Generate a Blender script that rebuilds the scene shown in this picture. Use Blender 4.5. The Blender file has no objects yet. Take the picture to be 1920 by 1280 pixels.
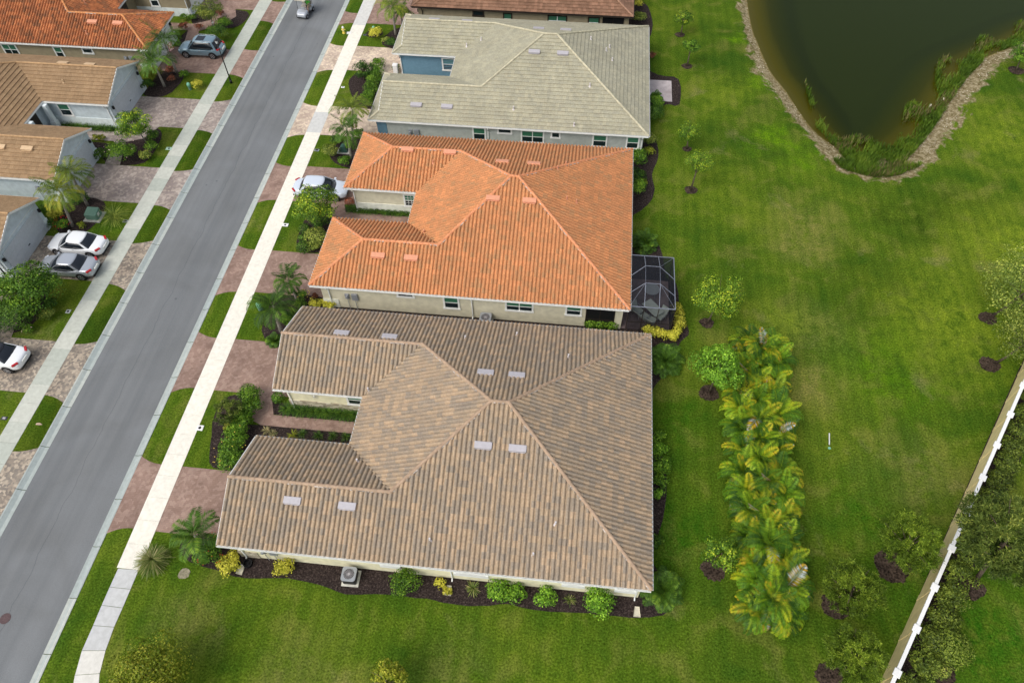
import bpy, bmesh, math, random
import numpy as np
from mathutils import Vector, Matrix
R=math.radians
scene=bpy.context.scene
C=scene.collection
# ---------------- camera ----------------
CAMH=42.0
FPX=1364.23; PITCH=0.9345283; ROLL=-0.01705960; YAW=-0.12163638
_f=np.array([math.sin(YAW)*math.cos(PITCH),math.cos(YAW)*math.cos(PITCH),-math.sin(PITCH)])
_r=np.array([math.cos(YAW),-math.sin(YAW),0.0]); _u=np.cross(_r,_f)
_r2=_r*math.cos(ROLL)+_u*math.sin(ROLL); _u2=-_r*math.sin(ROLL)+_u*math.cos(ROLL)
cam_data=bpy.data.cameras.new('camera'); cam=bpy.data.objects.new('camera',cam_data); C.objects.link(cam)
cam_data.sensor_width=36; cam_data.lens=FPX/1920*36; cam_data.clip_end=2000; cam_data.clip_start=0.5
cam.matrix_world=Matrix(((_r2[0],_u2[0],-_f[0],0),(_r2[1],_u2[1],-_f[1],0),(_r2[2],_u2[2],-_f[2],CAMH),(0,0,0,1)))
scene.camera=cam
# ---------------- world, sun, exposure ----------------
SUN_EL=R(50); SUN_AZ=R(224)      # compass azimuth, from the south-west
world=bpy.data.worlds.new('World'); scene.world=world; world.use_nodes=True
nt=world.node_tree; nt.nodes.clear()
sky=nt.nodes.new('ShaderNodeTexSky'); sky.sky_type='NISHITA'; sky.sun_disc=False
sky.sun_elevation=SUN_EL; sky.sun_rotation=SUN_AZ; sky.air_density=1.0; sky.dust_density=4.0; sky.ozone_density=1.0
bg=nt.nodes.new('ShaderNodeBackground'); bg.inputs['Strength'].default_value=0.15
hs=nt.nodes.new('ShaderNodeHueSaturation'); hs.inputs['Saturation'].default_value=0.45
wo=nt.nodes.new('ShaderNodeOutputWorld')
nt.links.new(sky.outputs[0],hs.inputs['Color']); nt.links.new(hs.outputs[0],bg.inputs['Color']); nt.links.new(bg.outputs[0],wo.inputs['Surface'])
sd=bpy.data.lights.new('sun','SUN'); sd.energy=0.75; sd.angle=R(30); sd.color=(1.0,0.955,0.89)
sun=bpy.data.objects.new('sun',sd); C.objects.link(sun)
_d=Vector((math.sin(SUN_AZ)*math.cos(SUN_EL),math.cos(SUN_AZ)*math.cos(SUN_EL),math.sin(SUN_EL)))
sun.rotation_euler=_d.to_track_quat('Z','Y').to_euler(); sun.location=_d*100
vs=scene.view_settings; vs.view_transform='Standard'; vs.look='None'; vs.gamma=1; vs.exposure=0.42
# ---------------- helpers ----------------
rnd=random.Random(7); nr=np.random.default_rng(7)
def at(px,py,z=0.0):
    "ground position seen at a pixel of the 1920 px photograph, at height z"
    d=_r2*(px-960)-_u2*(py-640)+_f*FPX
    t=(z-CAMH)/d[2]; return (d[0]*t,d[1]*t,z)
def pts(L,z=0.0): return [at(x,y,z)[:2] for x,y in L]
def tag(o,label=None,cat=None,group=None,kind=None):
    if label: o['label']=label
    if cat: o['category']=cat
    if group: o['group']=group
    if kind: o['kind']=kind
    return o
def empty(name,loc,rz=0,label=None,cat=None,group=None):
    o=bpy.data.objects.new(name,None); C.objects.link(o); o.location=loc; o.rotation_euler=(0,0,rz)
    o.empty_display_size=0.3
    return tag(o,label,cat,group)
def link(name,me,parent=None,mats=None):
    o=bpy.data.objects.new(name,me); C.objects.link(o)
    if parent is not None: o.parent=parent
    if mats is not None:
        for m in (mats if isinstance(mats,(list,tuple)) else [mats]): me.materials.append(m)
    return o
def copytree(o,parent=None):
    c=o.copy(); C.objects.link(c); c.parent=parent
    for ch in [x for x in o.children]: copytree(ch,c)
    return c
class MB:
    def __init__(s): s.v=[];s.f=[];s.m=[];s.uv=None
    def add(s,vs,fs,m=0):
        b=len(s.v); s.v+= [tuple(map(float,v)) for v in vs]; s.f+=[tuple(b+i for i in f) for f in fs]; s.m+=[m]*len(fs)
    def box(s,x0,y0,z0,x1,y1,z1,m=0):
        if x0>x1:x0,x1=x1,x0
        if y0>y1:y0,y1=y1,y0
        s.add([(x0,y0,z0),(x1,y0,z0),(x1,y1,z0),(x0,y1,z0),(x0,y0,z1),(x1,y0,z1),(x1,y1,z1),(x0,y1,z1)],
              [(0,3,2,1),(4,5,6,7),(0,1,5,4),(1,2,6,5),(2,3,7,6),(3,0,4,7)],m)
    def bar(s,a,b,w,h=None,m=0,up=(0,0,1)):
        h=h or w; a=Vector(a);b=Vector(b);d=(b-a).normalized(); u=Vector(up)
        if abs(d.dot(u))>.99:u=Vector((1,0,0))
        x=d.cross(u).normalized()*(w/2); y=x.cross(d).normalized()*(h/2)
        s.add([a-x-y,a+x-y,a+x+y,a-x+y,b-x-y,b+x-y,b+x+y,b-x+y],[(0,3,2,1),(4,5,6,7),(0,1,5,4),(1,2,6,5),(2,3,7,6),(3,0,4,7)],m)
    def tube(s,P,rad,n=8,m=0,caps=True):
        if not isinstance(rad,(list,tuple)): rad=[rad]*len(P)
        P=[Vector(p) for p in P]; b=len(s.v)
        for i,p in enumerate(P):
            d=(P[min(i+1,len(P)-1)]-P[max(i-1,0)]).normalized()
            u=Vector((0,0,1)) if abs(d.z)<.95 else Vector((1,0,0))
            x=d.cross(u).normalized(); y=x.cross(d).normalized()
            for k in range(n):
                a=2*math.pi*k/n; q=p+x*(math.cos(a)*rad[i])+y*(math.sin(a)*rad[i]); s.v.append(tuple(q))
        for i in range(len(P)-1):
            for k in range(n):
                k2=(k+1)%n; s.f.append((b+i*n+k,b+i*n+k2,b+(i+1)*n+k2,b+(i+1)*n+k)); s.m.append(m)
        if caps:
            s.f.append(tuple(b+k for k in range(n))[::-1]); s.m.append(m)
            s.f.append(tuple(b+(len(P)-1)*n+k for k in range(n))); s.m.append(m)
    def cyl(s,x,y,z0,z1,r0,r1=None,n=16,m=0): s.tube([(x,y,z0),(x,y,z1)],[r0,r0 if r1 is None else r1],n,m)
    def prism(s,poly,z0,z1,m=0):
        n=len(poly)
        ar=sum(poly[i][0]*poly[(i+1)%n][1]-poly[(i+1)%n][0]*poly[i][1] for i in range(n))
        if ar<0: poly=poly[::-1]
        s.add([(x,y,z0) for x,y in poly]+[(x,y,z1) for x,y in poly],
          [tuple(range(n))[::-1],tuple(range(n,2*n))]+[(i,(i+1)%n,n+(i+1)%n,n+i) for i in range(n)],m)
    def mesh(s,name,smooth=False):
        me=bpy.data.meshes.new(name); me.from_pydata(s.v,[],s.f)
        if any(s.m): me.polygons.foreach_set('material_index',s.m)
        if smooth: me.polygons.foreach_set('use_smooth',[True]*len(me.polygons))
        me.update(); return me
    def build(s,name,mats,parent=None,smooth=False,bevel=0):
        o=link(name,s.mesh(name,smooth),parent,mats)
        if bevel:
            b=o.modifiers.new('b','BEVEL'); b.width=bevel; b.segments=2; b.limit_method='ANGLE'
        return o
# ---------------- materials ----------------
def newmat(name,rough=.8,spec=.3,metal=0):
    m=bpy.data.materials.new(name); m.use_nodes=True; n=m.node_tree
    p=n.nodes['Principled BSDF']; p.inputs['Roughness'].default_value=rough
    p.inputs['Specular IOR Level'].default_value=spec; p.inputs['Metallic'].default_value=metal
    return m,n,p
def srgb(r,g,b,k=1.0):
    f=lambda c:((c/255)/12.92 if c/255<=.04045 else ((c/255+.055)/1.055)**2.4)*k
    return (f(r),f(g),f(b),1)
def N(n,t,**kw):
    x=n.nodes.new(t)
    for k,v in kw.items():
        if k in x.inputs: x.inputs[k].default_value=v
        else: setattr(x,k,v)
    return x
def ramp(n,stops,interp='LINEAR'):
    r=n.nodes.new('ShaderNodeValToRGB'); r.color_ramp.interpolation=interp
    e=r.color_ramp.elements
    while len(e)<len(stops): e.new(.5)
    for i,(p,c) in enumerate(stops): e[i].position=p; e[i].color=c
    return r
def mixc(n,a,b,fac,typ='MIX'):
    m=n.nodes.new('ShaderNodeMix'); m.data_type='RGBA'; m.blend_type=typ
    for s,v in ((0,fac),(6,a),(7,b)):
        if hasattr(v,'is_linked') or hasattr(v,'links'): n.links.new(v,m.inputs[s])
        else: m.inputs[s].default_value=v
    return m.outputs[2]
def noise(n,scale,detail=4,vec=None,dist=0,rough=.5):
    x=N(n,'ShaderNodeTexNoise',Scale=scale,Detail=detail,Distortion=dist,Roughness=rough)
    if vec is not None: n.links.new(vec,x.inputs['Vector'])
    return x.outputs['Fac']
def pos(n): return n.nodes.new('ShaderNodeNewGeometry').outputs['Position']
def bump(n,p,h,strength=.4,dist=.02):
    b=N(n,'ShaderNodeBump',Strength=strength,Distance=dist); n.links.new(h,b.inputs['Height']); n.links.new(b.outputs[0],p.inputs['Normal'])
def plain(name,col,rough=.6,spec=.3,metal=0,var=.12,scale=6,bmp=0):
    m,n,p=newmat(name,rough,spec,metal)
    v=pos(n); f=noise(n,scale,5,v); f2=noise(n,scale*.17,3,v)
    c2=tuple(x*(1-var*2) for x in col[:3])+(1,); c3=tuple(min(1,x*(1+var)) for x in col[:3])+(1,)
    r=ramp(n,[(.3,c2),(.7,c3)]); n.links.new(f,r.inputs[0])
    r2=ramp(n,[(.3,(1-var,)*3+(1,)),(.7,(1,1,1,1))]); n.links.new(f2,r2.inputs[0])
    n.links.new(mixc(n,r.outputs[0],r2.outputs[0],1.0,'MULTIPLY'),p.inputs['Base Color'])
    if bmp: bump(n,p,noise(n,40,3,v),bmp,.01)
    return m
def tile_mat(name,stops,dirt=.35,rough=.75):
    "roof tile: one colour per tile cell of the UV grid, weathering over it"
    m,n,p=newmat(name,rough,.25)
    uv=n.nodes.new('ShaderNodeUVMap'); sep=n.nodes.new('ShaderNodeSeparateXYZ'); n.links.new(uv.outputs[0],sep.inputs[0])
    fx=N(n,'ShaderNodeMath',operation='FLOOR'); fy=N(n,'ShaderNodeMath',operation='FLOOR')
    n.links.new(sep.outputs[0],fx.inputs[0]); n.links.new(sep.outputs[1],fy.inputs[0])
    cb=n.nodes.new('ShaderNodeCombineXYZ'); n.links.new(fx.outputs[0],cb.inputs[0]); n.links.new(fy.outputs[0],cb.inputs[1])
    w=N(n,'ShaderNodeTexWhiteNoise',noise_dimensions='2D'); n.links.new(cb.outputs[0],w.inputs['Vector'])
    r=ramp(n,stops); n.links.new(w.outputs['Value'],r.inputs[0])
    v=pos(n)
    n1=noise(n,.55,5,v,1.0); r1=ramp(n,[(.35,(1-dirt,)*3+(1,)),(.62,(1,1,1,1))]); n.links.new(n1,r1.inputs[0])
    n2=noise(n,9,4,v); r2=ramp(n,[(.3,(.78,.77,.75,1)),(.65,(1.05,1.05,1.05,1))]); n.links.new(n2,r2.inputs[0])
    c=mixc(n,r.outputs[0],r1.outputs[0],1.0,'MULTIPLY'); c=mixc(n,c,r2.outputs[0],1.0,'MULTIPLY')
    n.links.new(c,p.inputs['Base Color']); bump(n,p,noise(n,60,3,v),.3,.01)
    return m
def leaf_mat(name,stops,trans=.18,rough=.55):
    "foliage: UV.x holds one tone per leaf: random, plus painted shading in the leaf clouds"
    m,n,p=newmat(name,rough,.25)
    uv=n.nodes.new('ShaderNodeUVMap'); sep=n.nodes.new('ShaderNodeSeparateXYZ'); n.links.new(uv.outputs[0],sep.inputs[0])
    r=ramp(n,stops); n.links.new(sep.outputs[0],r.inputs[0])
    oi=n.nodes.new('ShaderNodeObjectInfo')
    hsv=n.nodes.new('ShaderNodeHueSaturation'); n.links.new(r.outputs[0],hsv.inputs['Color'])
    mr=N(n,'ShaderNodeMapRange'); mr.inputs['To Min'].default_value=.85; mr.inputs['To Max'].default_value=1.2
    n.links.new(oi.outputs['Random'],mr.inputs['Value']); n.links.new(mr.outputs[0],hsv.inputs['Value'])
    n.links.new(hsv.outputs[0],p.inputs['Base Color'])
    t=n.nodes.new('ShaderNodeBsdfTranslucent'); n.links.new(hsv.outputs[0],t.inputs['Color'])
    mx=N(n,'ShaderNodeMixShader'); mx.inputs[0].default_value=trans
    n.links.new(p.outputs[0],mx.inputs[1]); n.links.new(t.outputs[0],mx.inputs[2])
    n.links.new(mx.outputs[0],n.nodes['Material Output'].inputs['Surface'])
    return m
def g(r,gg,b,k=.5): return srgb(r,gg,b,k)
M={}
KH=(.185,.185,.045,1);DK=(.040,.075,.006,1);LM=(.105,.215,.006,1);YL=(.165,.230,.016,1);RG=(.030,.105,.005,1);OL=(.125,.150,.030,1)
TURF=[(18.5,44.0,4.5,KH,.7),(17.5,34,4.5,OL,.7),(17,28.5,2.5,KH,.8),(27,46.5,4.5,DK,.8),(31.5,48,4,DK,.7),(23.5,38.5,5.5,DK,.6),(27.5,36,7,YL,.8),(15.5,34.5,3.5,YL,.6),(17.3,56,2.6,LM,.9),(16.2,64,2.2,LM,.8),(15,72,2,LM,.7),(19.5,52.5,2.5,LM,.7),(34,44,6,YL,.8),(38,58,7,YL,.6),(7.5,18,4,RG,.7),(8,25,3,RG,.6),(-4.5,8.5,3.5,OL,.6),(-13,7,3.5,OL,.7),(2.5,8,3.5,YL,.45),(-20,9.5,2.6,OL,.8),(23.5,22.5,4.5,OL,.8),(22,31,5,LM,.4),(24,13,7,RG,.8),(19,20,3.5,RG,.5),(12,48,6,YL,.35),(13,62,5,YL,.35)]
def grass_mat():
    m,n,p=newmat('grass',.95,.03); v=pos(n)
    big=noise(n,.11,4,v,1.2); mid=noise(n,.45,5,v,.6); fine=noise(n,7,5,v,0,.65); micro=noise(n,9,5,v,0,.8)
    a=ramp(n,[(.30,(.032,.080,.006,1)),(.50,(.070,.130,.008,1)),(.68,(.135,.185,.016,1))]); n.links.new(big,a.inputs[0])
    b=ramp(n,[(.33,(.034,.084,.008,1)),(.52,(.080,.128,.011,1)),(.68,(.175,.180,.038,1))]); n.links.new(mid,b.inputs[0])
    c=mixc(n,a.outputs[0],b.outputs[0],.5)
    wn=N(n,'ShaderNodeTexNoise',Scale=.30,Detail=5); n.links.new(v,wn.inputs['Vector'])
    wsub=N(n,'ShaderNodeVectorMath',operation='MULTIPLY_ADD'); wsub.inputs[1].default_value=(7,7,0); n.links.new(wn.outputs['Color'],wsub.inputs[0])
    vs_=N(n,'ShaderNodeVectorMath',operation='ADD'); vs_.inputs[1].default_value=(-3.5,-3.5,0); n.links.new(v,vs_.inputs[0]); n.links.new(vs_.outputs[0],wsub.inputs[2]); warp=wsub.outputs[0]
    brk=ramp(n,[(.36,(.05,.05,.05,1)),(.60,(1,1,1,1))]); n.links.new(noise(n,1.1,7,v,.5,.72),brk.inputs[0])
    # turf of different kinds: (x, y, radius, colour, strength)
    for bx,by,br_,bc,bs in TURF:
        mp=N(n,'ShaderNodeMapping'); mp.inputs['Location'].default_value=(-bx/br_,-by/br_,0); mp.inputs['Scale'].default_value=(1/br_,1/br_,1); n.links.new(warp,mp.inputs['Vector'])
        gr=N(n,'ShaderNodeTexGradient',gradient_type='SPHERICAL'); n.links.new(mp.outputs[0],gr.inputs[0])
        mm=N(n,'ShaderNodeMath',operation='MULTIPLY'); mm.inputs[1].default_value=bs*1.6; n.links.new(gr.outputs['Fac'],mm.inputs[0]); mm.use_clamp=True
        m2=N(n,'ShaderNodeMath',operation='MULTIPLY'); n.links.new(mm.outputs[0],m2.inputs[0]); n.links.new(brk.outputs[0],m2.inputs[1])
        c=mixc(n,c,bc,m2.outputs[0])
    # worn dry spots
    dry=noise(n,.23,5,v,.4,.62); dr=ramp(n,[(.60,(0,0,0,1)),(.72,(1,1,1,1))]); n.links.new(dry,dr.inputs[0])
    fm=N(n,'ShaderNodeMath',operation='MULTIPLY'); n.links.new(dr.outputs[0],fm.inputs[0]); n.links.new(fine,fm.inputs[1])
    c=mixc(n,c,(.21,.19,.075,1),fm.outputs[0])
    f=ramp(n,[(.30,(.50,.52,.45,1)),(.52,(1,1,1,1)),(.72,(1.5,1.42,1.5,1))]); n.links.new(fine,f.inputs[0])
    c=mixc(n,c,f.outputs[0],.8,'MULTIPLY')
    f2=ramp(n,[(.36,(.30,.34,.30,1)),(.64,(1.75,1.66,1.75,1))]); n.links.new(micro,f2.inputs[0])
    c=mixc(n,c,f2.outputs[0],.8,'MULTIPLY')
    # mowing passes, faint
    sp=n.nodes.new('ShaderNodeSeparateXYZ'); n.links.new(v,sp.inputs[0])
    wv=N(n,'ShaderNodeTexWave',Scale=.35,Distortion=1.2,Detail=2,bands_direction='X'); wv.inputs['Detail Scale'].default_value=.3
    n.links.new(v,wv.inputs['Vector'])
    wr=ramp(n,[(0,(.90,.93,.9,1)),(1,(1.08,1.05,1.05,1))]); n.links.new(wv.outputs[0],wr.inputs[0])
    c=mixc(n,c,wr.outputs[0],1.0,'MULTIPLY')
    # pond bank and bed, by the distance attribute and depth
    at_=N(n,'ShaderNodeAttribute',attribute_name='shore'); 
    wob=noise(n,.8,3,v,.6,.55); wr2=N(n,'ShaderNodeMath',operation='MULTIPLY_ADD'); wr2.inputs[1].default_value=3.4; wr2.inputs[2].default_value=-1.85
    n.links.new(wob,wr2.inputs[0]); ad=N(n,'ShaderNodeMath',operation='ADD'); n.links.new(at_.outputs['Fac'],ad.inputs[0]); n.links.new(wr2.outputs[0],ad.inputs[1])
    sand=ramp(n,[(.34,(.075,.062,.022,1)),(.46,(.19,.15,.075,1)),(.58,(.33,.28,.17,1)),(.74,(.50,.45,.33,1))]); n.links.new(noise(n,3.2,7,v,.3,.75),sand.inputs[0])
    edge=N(n,'ShaderNodeMapRange'); edge.inputs['From Min'].default_value=-.22; edge.inputs['From Max'].default_value=.22
    n.links.new(ad.outputs[0],edge.inputs[0]); c=mixc(n,c,sand.outputs[0],edge.outputs[0])
    dz=N(n,'ShaderNodeMapRange'); dz.inputs['From Min'].default_value=-.40; dz.inputs['From Max'].default_value=-2.0; n.links.new(sp.outputs[2],dz.inputs[0])
    bed=ramp(n,[(0,(.20,.155,.05,1)),(.15,(.155,.125,.010,1)),(.36,(.075,.075,.006,1)),(.75,(.048,.060,.008,1)),(1,(.038,.052,.012,1))]); n.links.new(dz.outputs[0],bed.inputs[0])  # algae and silt tint; darkening with depth painted in for light the water absorbs
    e2=N(n,'ShaderNodeMapRange'); e2.inputs['From Min'].default_value=-.36; e2.inputs['From Max'].default_value=-.46; n.links.new(sp.outputs[2],e2.inputs[0])
    c=mixc(n,c,bed.outputs[0],e2.outputs[0])
    n.links.new(c,p.inputs['Base Color']); bump(n,p,micro,.7,.05)
    return m
M['grass']=grass_mat()
def asphalt():
    m,n,p=newmat('asphalt',.85,.3); v=pos(n)
    mp=N(n,'ShaderNodeMapping'); mp.inputs['Scale'].default_value=(1.3,.035,1); n.links.new(v,mp.inputs['Vector'])
    st=noise(n,1.0,4,mp.outputs[0],.25); big=noise(n,.25,4,v,.8); fi=noise(n,22,4,v,0,.7)
    a=ramp(n,[(.3,(.150,.160,.165,1)),(.7,(.195,.205,.208,1))]); n.links.new(st,a.inputs[0])
    b=ramp(n,[(.3,(.88,.87,.86,1)),(.7,(1.06,1.06,1.07,1))]); n.links.new(big,b.inputs[0])
    f=ramp(n,[(.3,(.82,.82,.82,1)),(.7,(1.15,1.15,1.15,1))]); n.links.new(fi,f.inputs[0])
    c=mixc(n,a.outputs[0],b.outputs[0],1.0,'MULTIPLY'); c=mixc(n,c,f.outputs[0],1.0,'MULTIPLY')
    # tyre scuffs and oil specks
    vo=N(n,'ShaderNodeTexVoronoi',Scale=.42); n.links.new(v,vo.inputs['Vector'])
    vr=ramp(n,[(.02,(.35,.35,.35,1)),(.05,(1,1,1,1))]); n.links.new(vo.outputs['Distance'],vr.inputs[0])
    c=mixc(n,c,vr.outputs[0],.55,'MULTIPLY')
    sx_=n.nodes.new('ShaderNodeSeparateXYZ'); n.links.new(v,sx_.inputs[0]); m3=N(n,'ShaderNodeMapping'); m3.inputs['Scale'].default_value=(0,.5,0); n.links.new(v,m3.inputs['Vector'])
    wv_=N(n,'ShaderNodeMath',operation='MULTIPLY_ADD'); wv_.inputs[1].default_value=.7; n.links.new(noise(n,1,5,m3.outputs[0]),wv_.inputs[0]); n.links.new(sx_.outputs[0],wv_.inputs[2])
    ab=N(n,'ShaderNodeMath',operation='ADD'); ab.inputs[1].default_value=29.75; n.links.new(wv_.outputs[0],ab.inputs[0]); a2=N(n,'ShaderNodeMath',operation='ABSOLUTE'); n.links.new(ab.outputs[0],a2.inputs[0])
    sr=ramp(n,[(.010,(.55,.55,.55,1)),(.03,(1,1,1,1))]); n.links.new(a2.outputs[0],sr.inputs[0]); c=mixc(n,c,sr.outputs[0],.6,'MULTIPLY')
    n.links.new(c,p.inputs['Base Color']); bump(n,p,fi,.3,.01); return m
M['asphalt']=asphalt()
def concrete(name,lo,hi):
    m,n,p=newmat(name,.8,.2); v=pos(n)
    uv=n.nodes.new('ShaderNodeUVMap'); sep=n.nodes.new('ShaderNodeSeparateXYZ'); n.links.new(uv.outputs[0],sep.inputs[0])
    r=ramp(n,[(0,lo),(1,hi)]); n.links.new(sep.outputs[0],r.inputs[0])
    f=noise(n,3.5,6,v,.5,.6); fr=ramp(n,[(.3,(.86,.86,.85,1)),(.65,(1.03,1.03,1.03,1))]); n.links.new(f,fr.inputs[0])
    c=mixc(n,r.outputs[0],fr.outputs[0],1.0,'MULTIPLY')
    n.links.new(c,p.inputs['Base Color']); bump(n,p,noise(n,50,3,v),.2,.005); return m
M['walk_white']=concrete('white_concrete',(.46,.48,.50,1),(.84,.80,.69,1))
M['walk_grey']=concrete('grey_concrete',(.44,.47,.41,1),(.56,.57,.50,1))
M['kerb']=concrete('kerb_concrete',(.34,.39,.38,1),(.50,.52,.47,1))
def paver(name,c1,c2,c3,mortar,bw=.22,bh=.11,blend=.5,rot=0):
    m,n,p=newmat(name,.8,.2); v=pos(n)
    mp=N(n,'ShaderNodeMapping'); mp.inputs['Rotation'].default_value=(0,0,rot); n.links.new(v,mp.inputs['Vector'])
    br=N(n,'ShaderNodeTexBrick',Scale=1.0,Color1=c1,Color2=c2,Mortar=mortar)
    br.inputs['Mortar Size'].default_value=.006; br.inputs['Brick Width'].default_value=bw; br.inputs['Row Height'].default_value=bh
    br.inputs['Mortar Smooth'].default_value=.3
    n.links.new(mp.outputs[0],br.inputs['Vector'])
    vo=N(n,'ShaderNodeTexVoronoi',Scale=1/bw*1.15,distance='CHEBYCHEV'); n.links.new(v,vo.inputs['Vector'])
    sc=n.nodes.new('ShaderNodeSeparateColor'); n.links.new(vo.outputs['Color'],sc.inputs[0])
    vr=ramp(n,[(.15,c1),(.5,c2),(.85,c3)]); n.links.new(sc.outputs[0],vr.inputs[0])
    c=mixc(n,br.outputs['Color'],vr.outputs[0],blend)
    big=noise(n,.5,5,v,.8); b=ramp(n,[(.32,(.72,.70,.70,1)),(.66,(1.08,1.08,1.08,1))]); n.links.new(big,b.inputs[0])
    c=mixc(n,c,b.outputs[0],1.0,'MULTIPLY'); n.links.new(c,p.inputs['Base Color'])
    bump(n,p,br.outputs['Fac'],.25,-.01); return m
M['paver_red']=paver('red_pavers',(.275,.180,.140,1),(.325,.220,.175,1),(.42,.30,.24,1),(.13,.10,.085,1),.24,.13,.55)
M['paver_light']=paver('buff_pavers',(.52,.41,.33,1),(.60,.48,.37,1),(.80,.68,.50,1),(.34,.27,.22,1),.24,.16,.7)
M['paver_blend']=paver('mixed_pavers',(.21,.185,.155,1),(.31,.26,.205,1),(.50,.42,.32,1),(.14,.12,.10,1),.19,.14,.85)
M['paver_mauve']=paver('mauve_pavers',(.27,.225,.205,1),(.33,.275,.24,1),(.52,.45,.38,1),(.16,.14,.12,1),.24,.16,.6)
M['paver_patio']=paver('patio_pavers',(.42,.37,.37,1),(.50,.44,.43,1),(.58,.53,.52,1),(.30,.27,.27,1),.3,.3,.3)
def mulch():
    m,n,p=newmat('mulch',.95,.1); v=pos(n)
    f=noise(n,9,6,v,.6,.8); r=ramp(n,[(.34,(.008,.006,.006,1)),(.54,(.042,.030,.027,1)),(.68,(.17,.13,.11,1))]); n.links.new(f,r.inputs[0])
    n.links.new(r.outputs[0],p.inputs['Base Color']); bump(n,p,f,1,.06); return m
M['mulch']=mulch()
M['ring']=plain('aged_bark_mulch',(.085,.060,.044,1),.95,.1,var=.45,scale=9,bmp=.9)
m_,n_,p_=newmat('water',.04,.5); p_.inputs['Base Color'].default_value=(.25,.3,.15,1)
tr=n_.nodes.new('ShaderNodeBsdfTransparent'); tr.inputs['Color'].default_value=(.80,.84,.66,1)
gl=n_.nodes.new('ShaderNodeBsdfGlossy'); gl.inputs['Roughness'].default_value=.06; gl.inputs['Color'].default_value=(.42,.48,.36,1)
fr=n_.nodes.new('ShaderNodeFresnel'); fr.inputs['IOR'].default_value=1.33
bpn=N(n_,'ShaderNodeBump',Strength=.08,Distance=.05); n_.links.new(noise(n_,2.5,3,pos(n_)),bpn.inputs['Height'])
n_.links.new(bpn.outputs[0],gl.inputs['Normal']); n_.links.new(bpn.outputs[0],fr.inputs['Normal'])
mx=n_.nodes.new('ShaderNodeMixShader'); n_.links.new(fr.outputs[0],mx.inputs[0]); n_.links.new(tr.outputs[0],mx.inputs[1]); n_.links.new(gl.outputs[0],mx.inputs[2])
n_.links.new(mx.outputs[0],n_.nodes['Material Output'].inputs['Surface']); M['water']=m_
# roofs
M['tile_brown']=tile_mat('brown_barrel_tile',[(0,(.300,.250,.195,1)),(.35,(.345,.275,.200,1)),(.65,(.395,.300,.205,1)),(.9,(.435,.325,.215,1)),(1,(.48,.35,.23,1))],.08)
M['tile_orange']=tile_mat('orange_barrel_tile',[(0,(.46,.245,.115,1)),(.25,(.53,.245,.108,1)),(.75,(.59,.262,.112,1)),(1,(.66,.29,.122,1))],.10)
M['tile_rust']=tile_mat('rust_barrel_tile',[(0,(.28,.125,.060,1)),(.4,(.42,.150,.060,1)),(.75,(.50,.180,.070,1)),(1,(.58,.22,.085,1))],.25)
M['tile_grey']=tile_mat('grey_flat_tile',[(0,(.37,.355,.265,1)),(.5,(.40,.38,.275,1)),(1,(.445,.415,.295,1))],.14)
M['tile_tan']=tile_mat('tan_flat_tile',[(0,(.30,.195,.105,1)),(.5,(.33,.215,.115,1)),(1,(.37,.245,.135,1))],.16)
M['tile_choc']=tile_mat('chocolate_flat_tile',[(0,(.21,.115,.07,1)),(.5,(.26,.145,.09,1)),(1,(.32,.175,.11,1))],.2)
for k,c in dict(cap_brown=(.44,.31,.21),cap_orange=(.74,.30,.14),cap_rust=(.60,.25,.09),cap_grey=(.54,.50,.35),cap_tan=(.48,.30,.15),cap_choc=(.33,.19,.12)).items():
    M[k]=plain(k,c+(1,),.7,var=.12,scale=4)
M['mortar']=plain('mortar',(.62,.56,.50,1),.9,var=.35,scale=5)
for k,c in dict(cream=(.82,.78,.54),beige=(.70,.66,.50),pale=(.80,.81,.72),greywall=(.46,.49,.46),bluewall=(.135,.255,.34),westwall=(.60,.68,.71),westpale=(.76,.83,.83),tanwall=(.34,.29,.19),fence_tan=(.86,.70,.36)).items():
    M[k]=plain(k,c+(1,),.85,.15,var=.07,scale=2.5,bmp=.25)
M['white']=plain('white_paint',(.82,.83,.80,1),.5,var=.04)
M['brightwhite']=plain('white_vinyl',(.80,.80,.78,1),.45,var=.02)
M['dkbrown']=plain('dark_brown_trim',(.035,.026,.02,1),.5)
M['black']=plain('black_plastic',(.012,.012,.014,1),.4)
M['lead']=plain('grey_metal',(.40,.42,.46,1),.35,.5,.4,var=.05)
M['ventgrey']=plain('vent_grey',(.44,.42,.44,1),.45,.4,var=.04)
M['ventorange']=plain('vent_terracotta',(.70,.32,.19,1),.5,var=.04)
M['venttan']=plain('vent_tan',(.62,.44,.26,1),.5,var=.04)
M['pipe']=plain('vent_pipe',(.66,.62,.62,1),.5,var=.05)
M['door_grey']=plain('garage_door_paint',(.56,.60,.63,1),.5,var=.04)
M['stone']=None
def stone():
    m,n,p=newmat('ledge_stone',.9,.1); v=pos(n)
    mp=N(n,'ShaderNodeMapping'); mp.inputs['Scale'].default_value=(3,3,9); n.links.new(v,mp.inputs['Vector'])
    vo=N(n,'ShaderNodeTexVoronoi',Scale=1.2); n.links.new(mp.outputs[0],vo.inputs['Vector'])
    sc=n.nodes.new('ShaderNodeSeparateColor'); n.links.new(vo.outputs['Color'],sc.inputs[0])
    r=ramp(n,[(0,(.22,.19,.14,1)),(.5,(.42,.37,.27,1)),(1,(.62,.58,.46,1))]); n.links.new(sc.outputs[0],r.inputs[0])
    n.links.new(r.outputs[0],p.inputs['Base Color']); bump(n,p,vo.outputs['Distance'],.5,.03); return m
M['stone']=stone()
def glass(name,c,rough=.08):
    m,n,p=newmat(name,rough,.6); p.inputs['Base Color'].default_value=c; return m
M['pane_green']=glass('green_tinted_pane',(.05,.17,.10,1))
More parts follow.
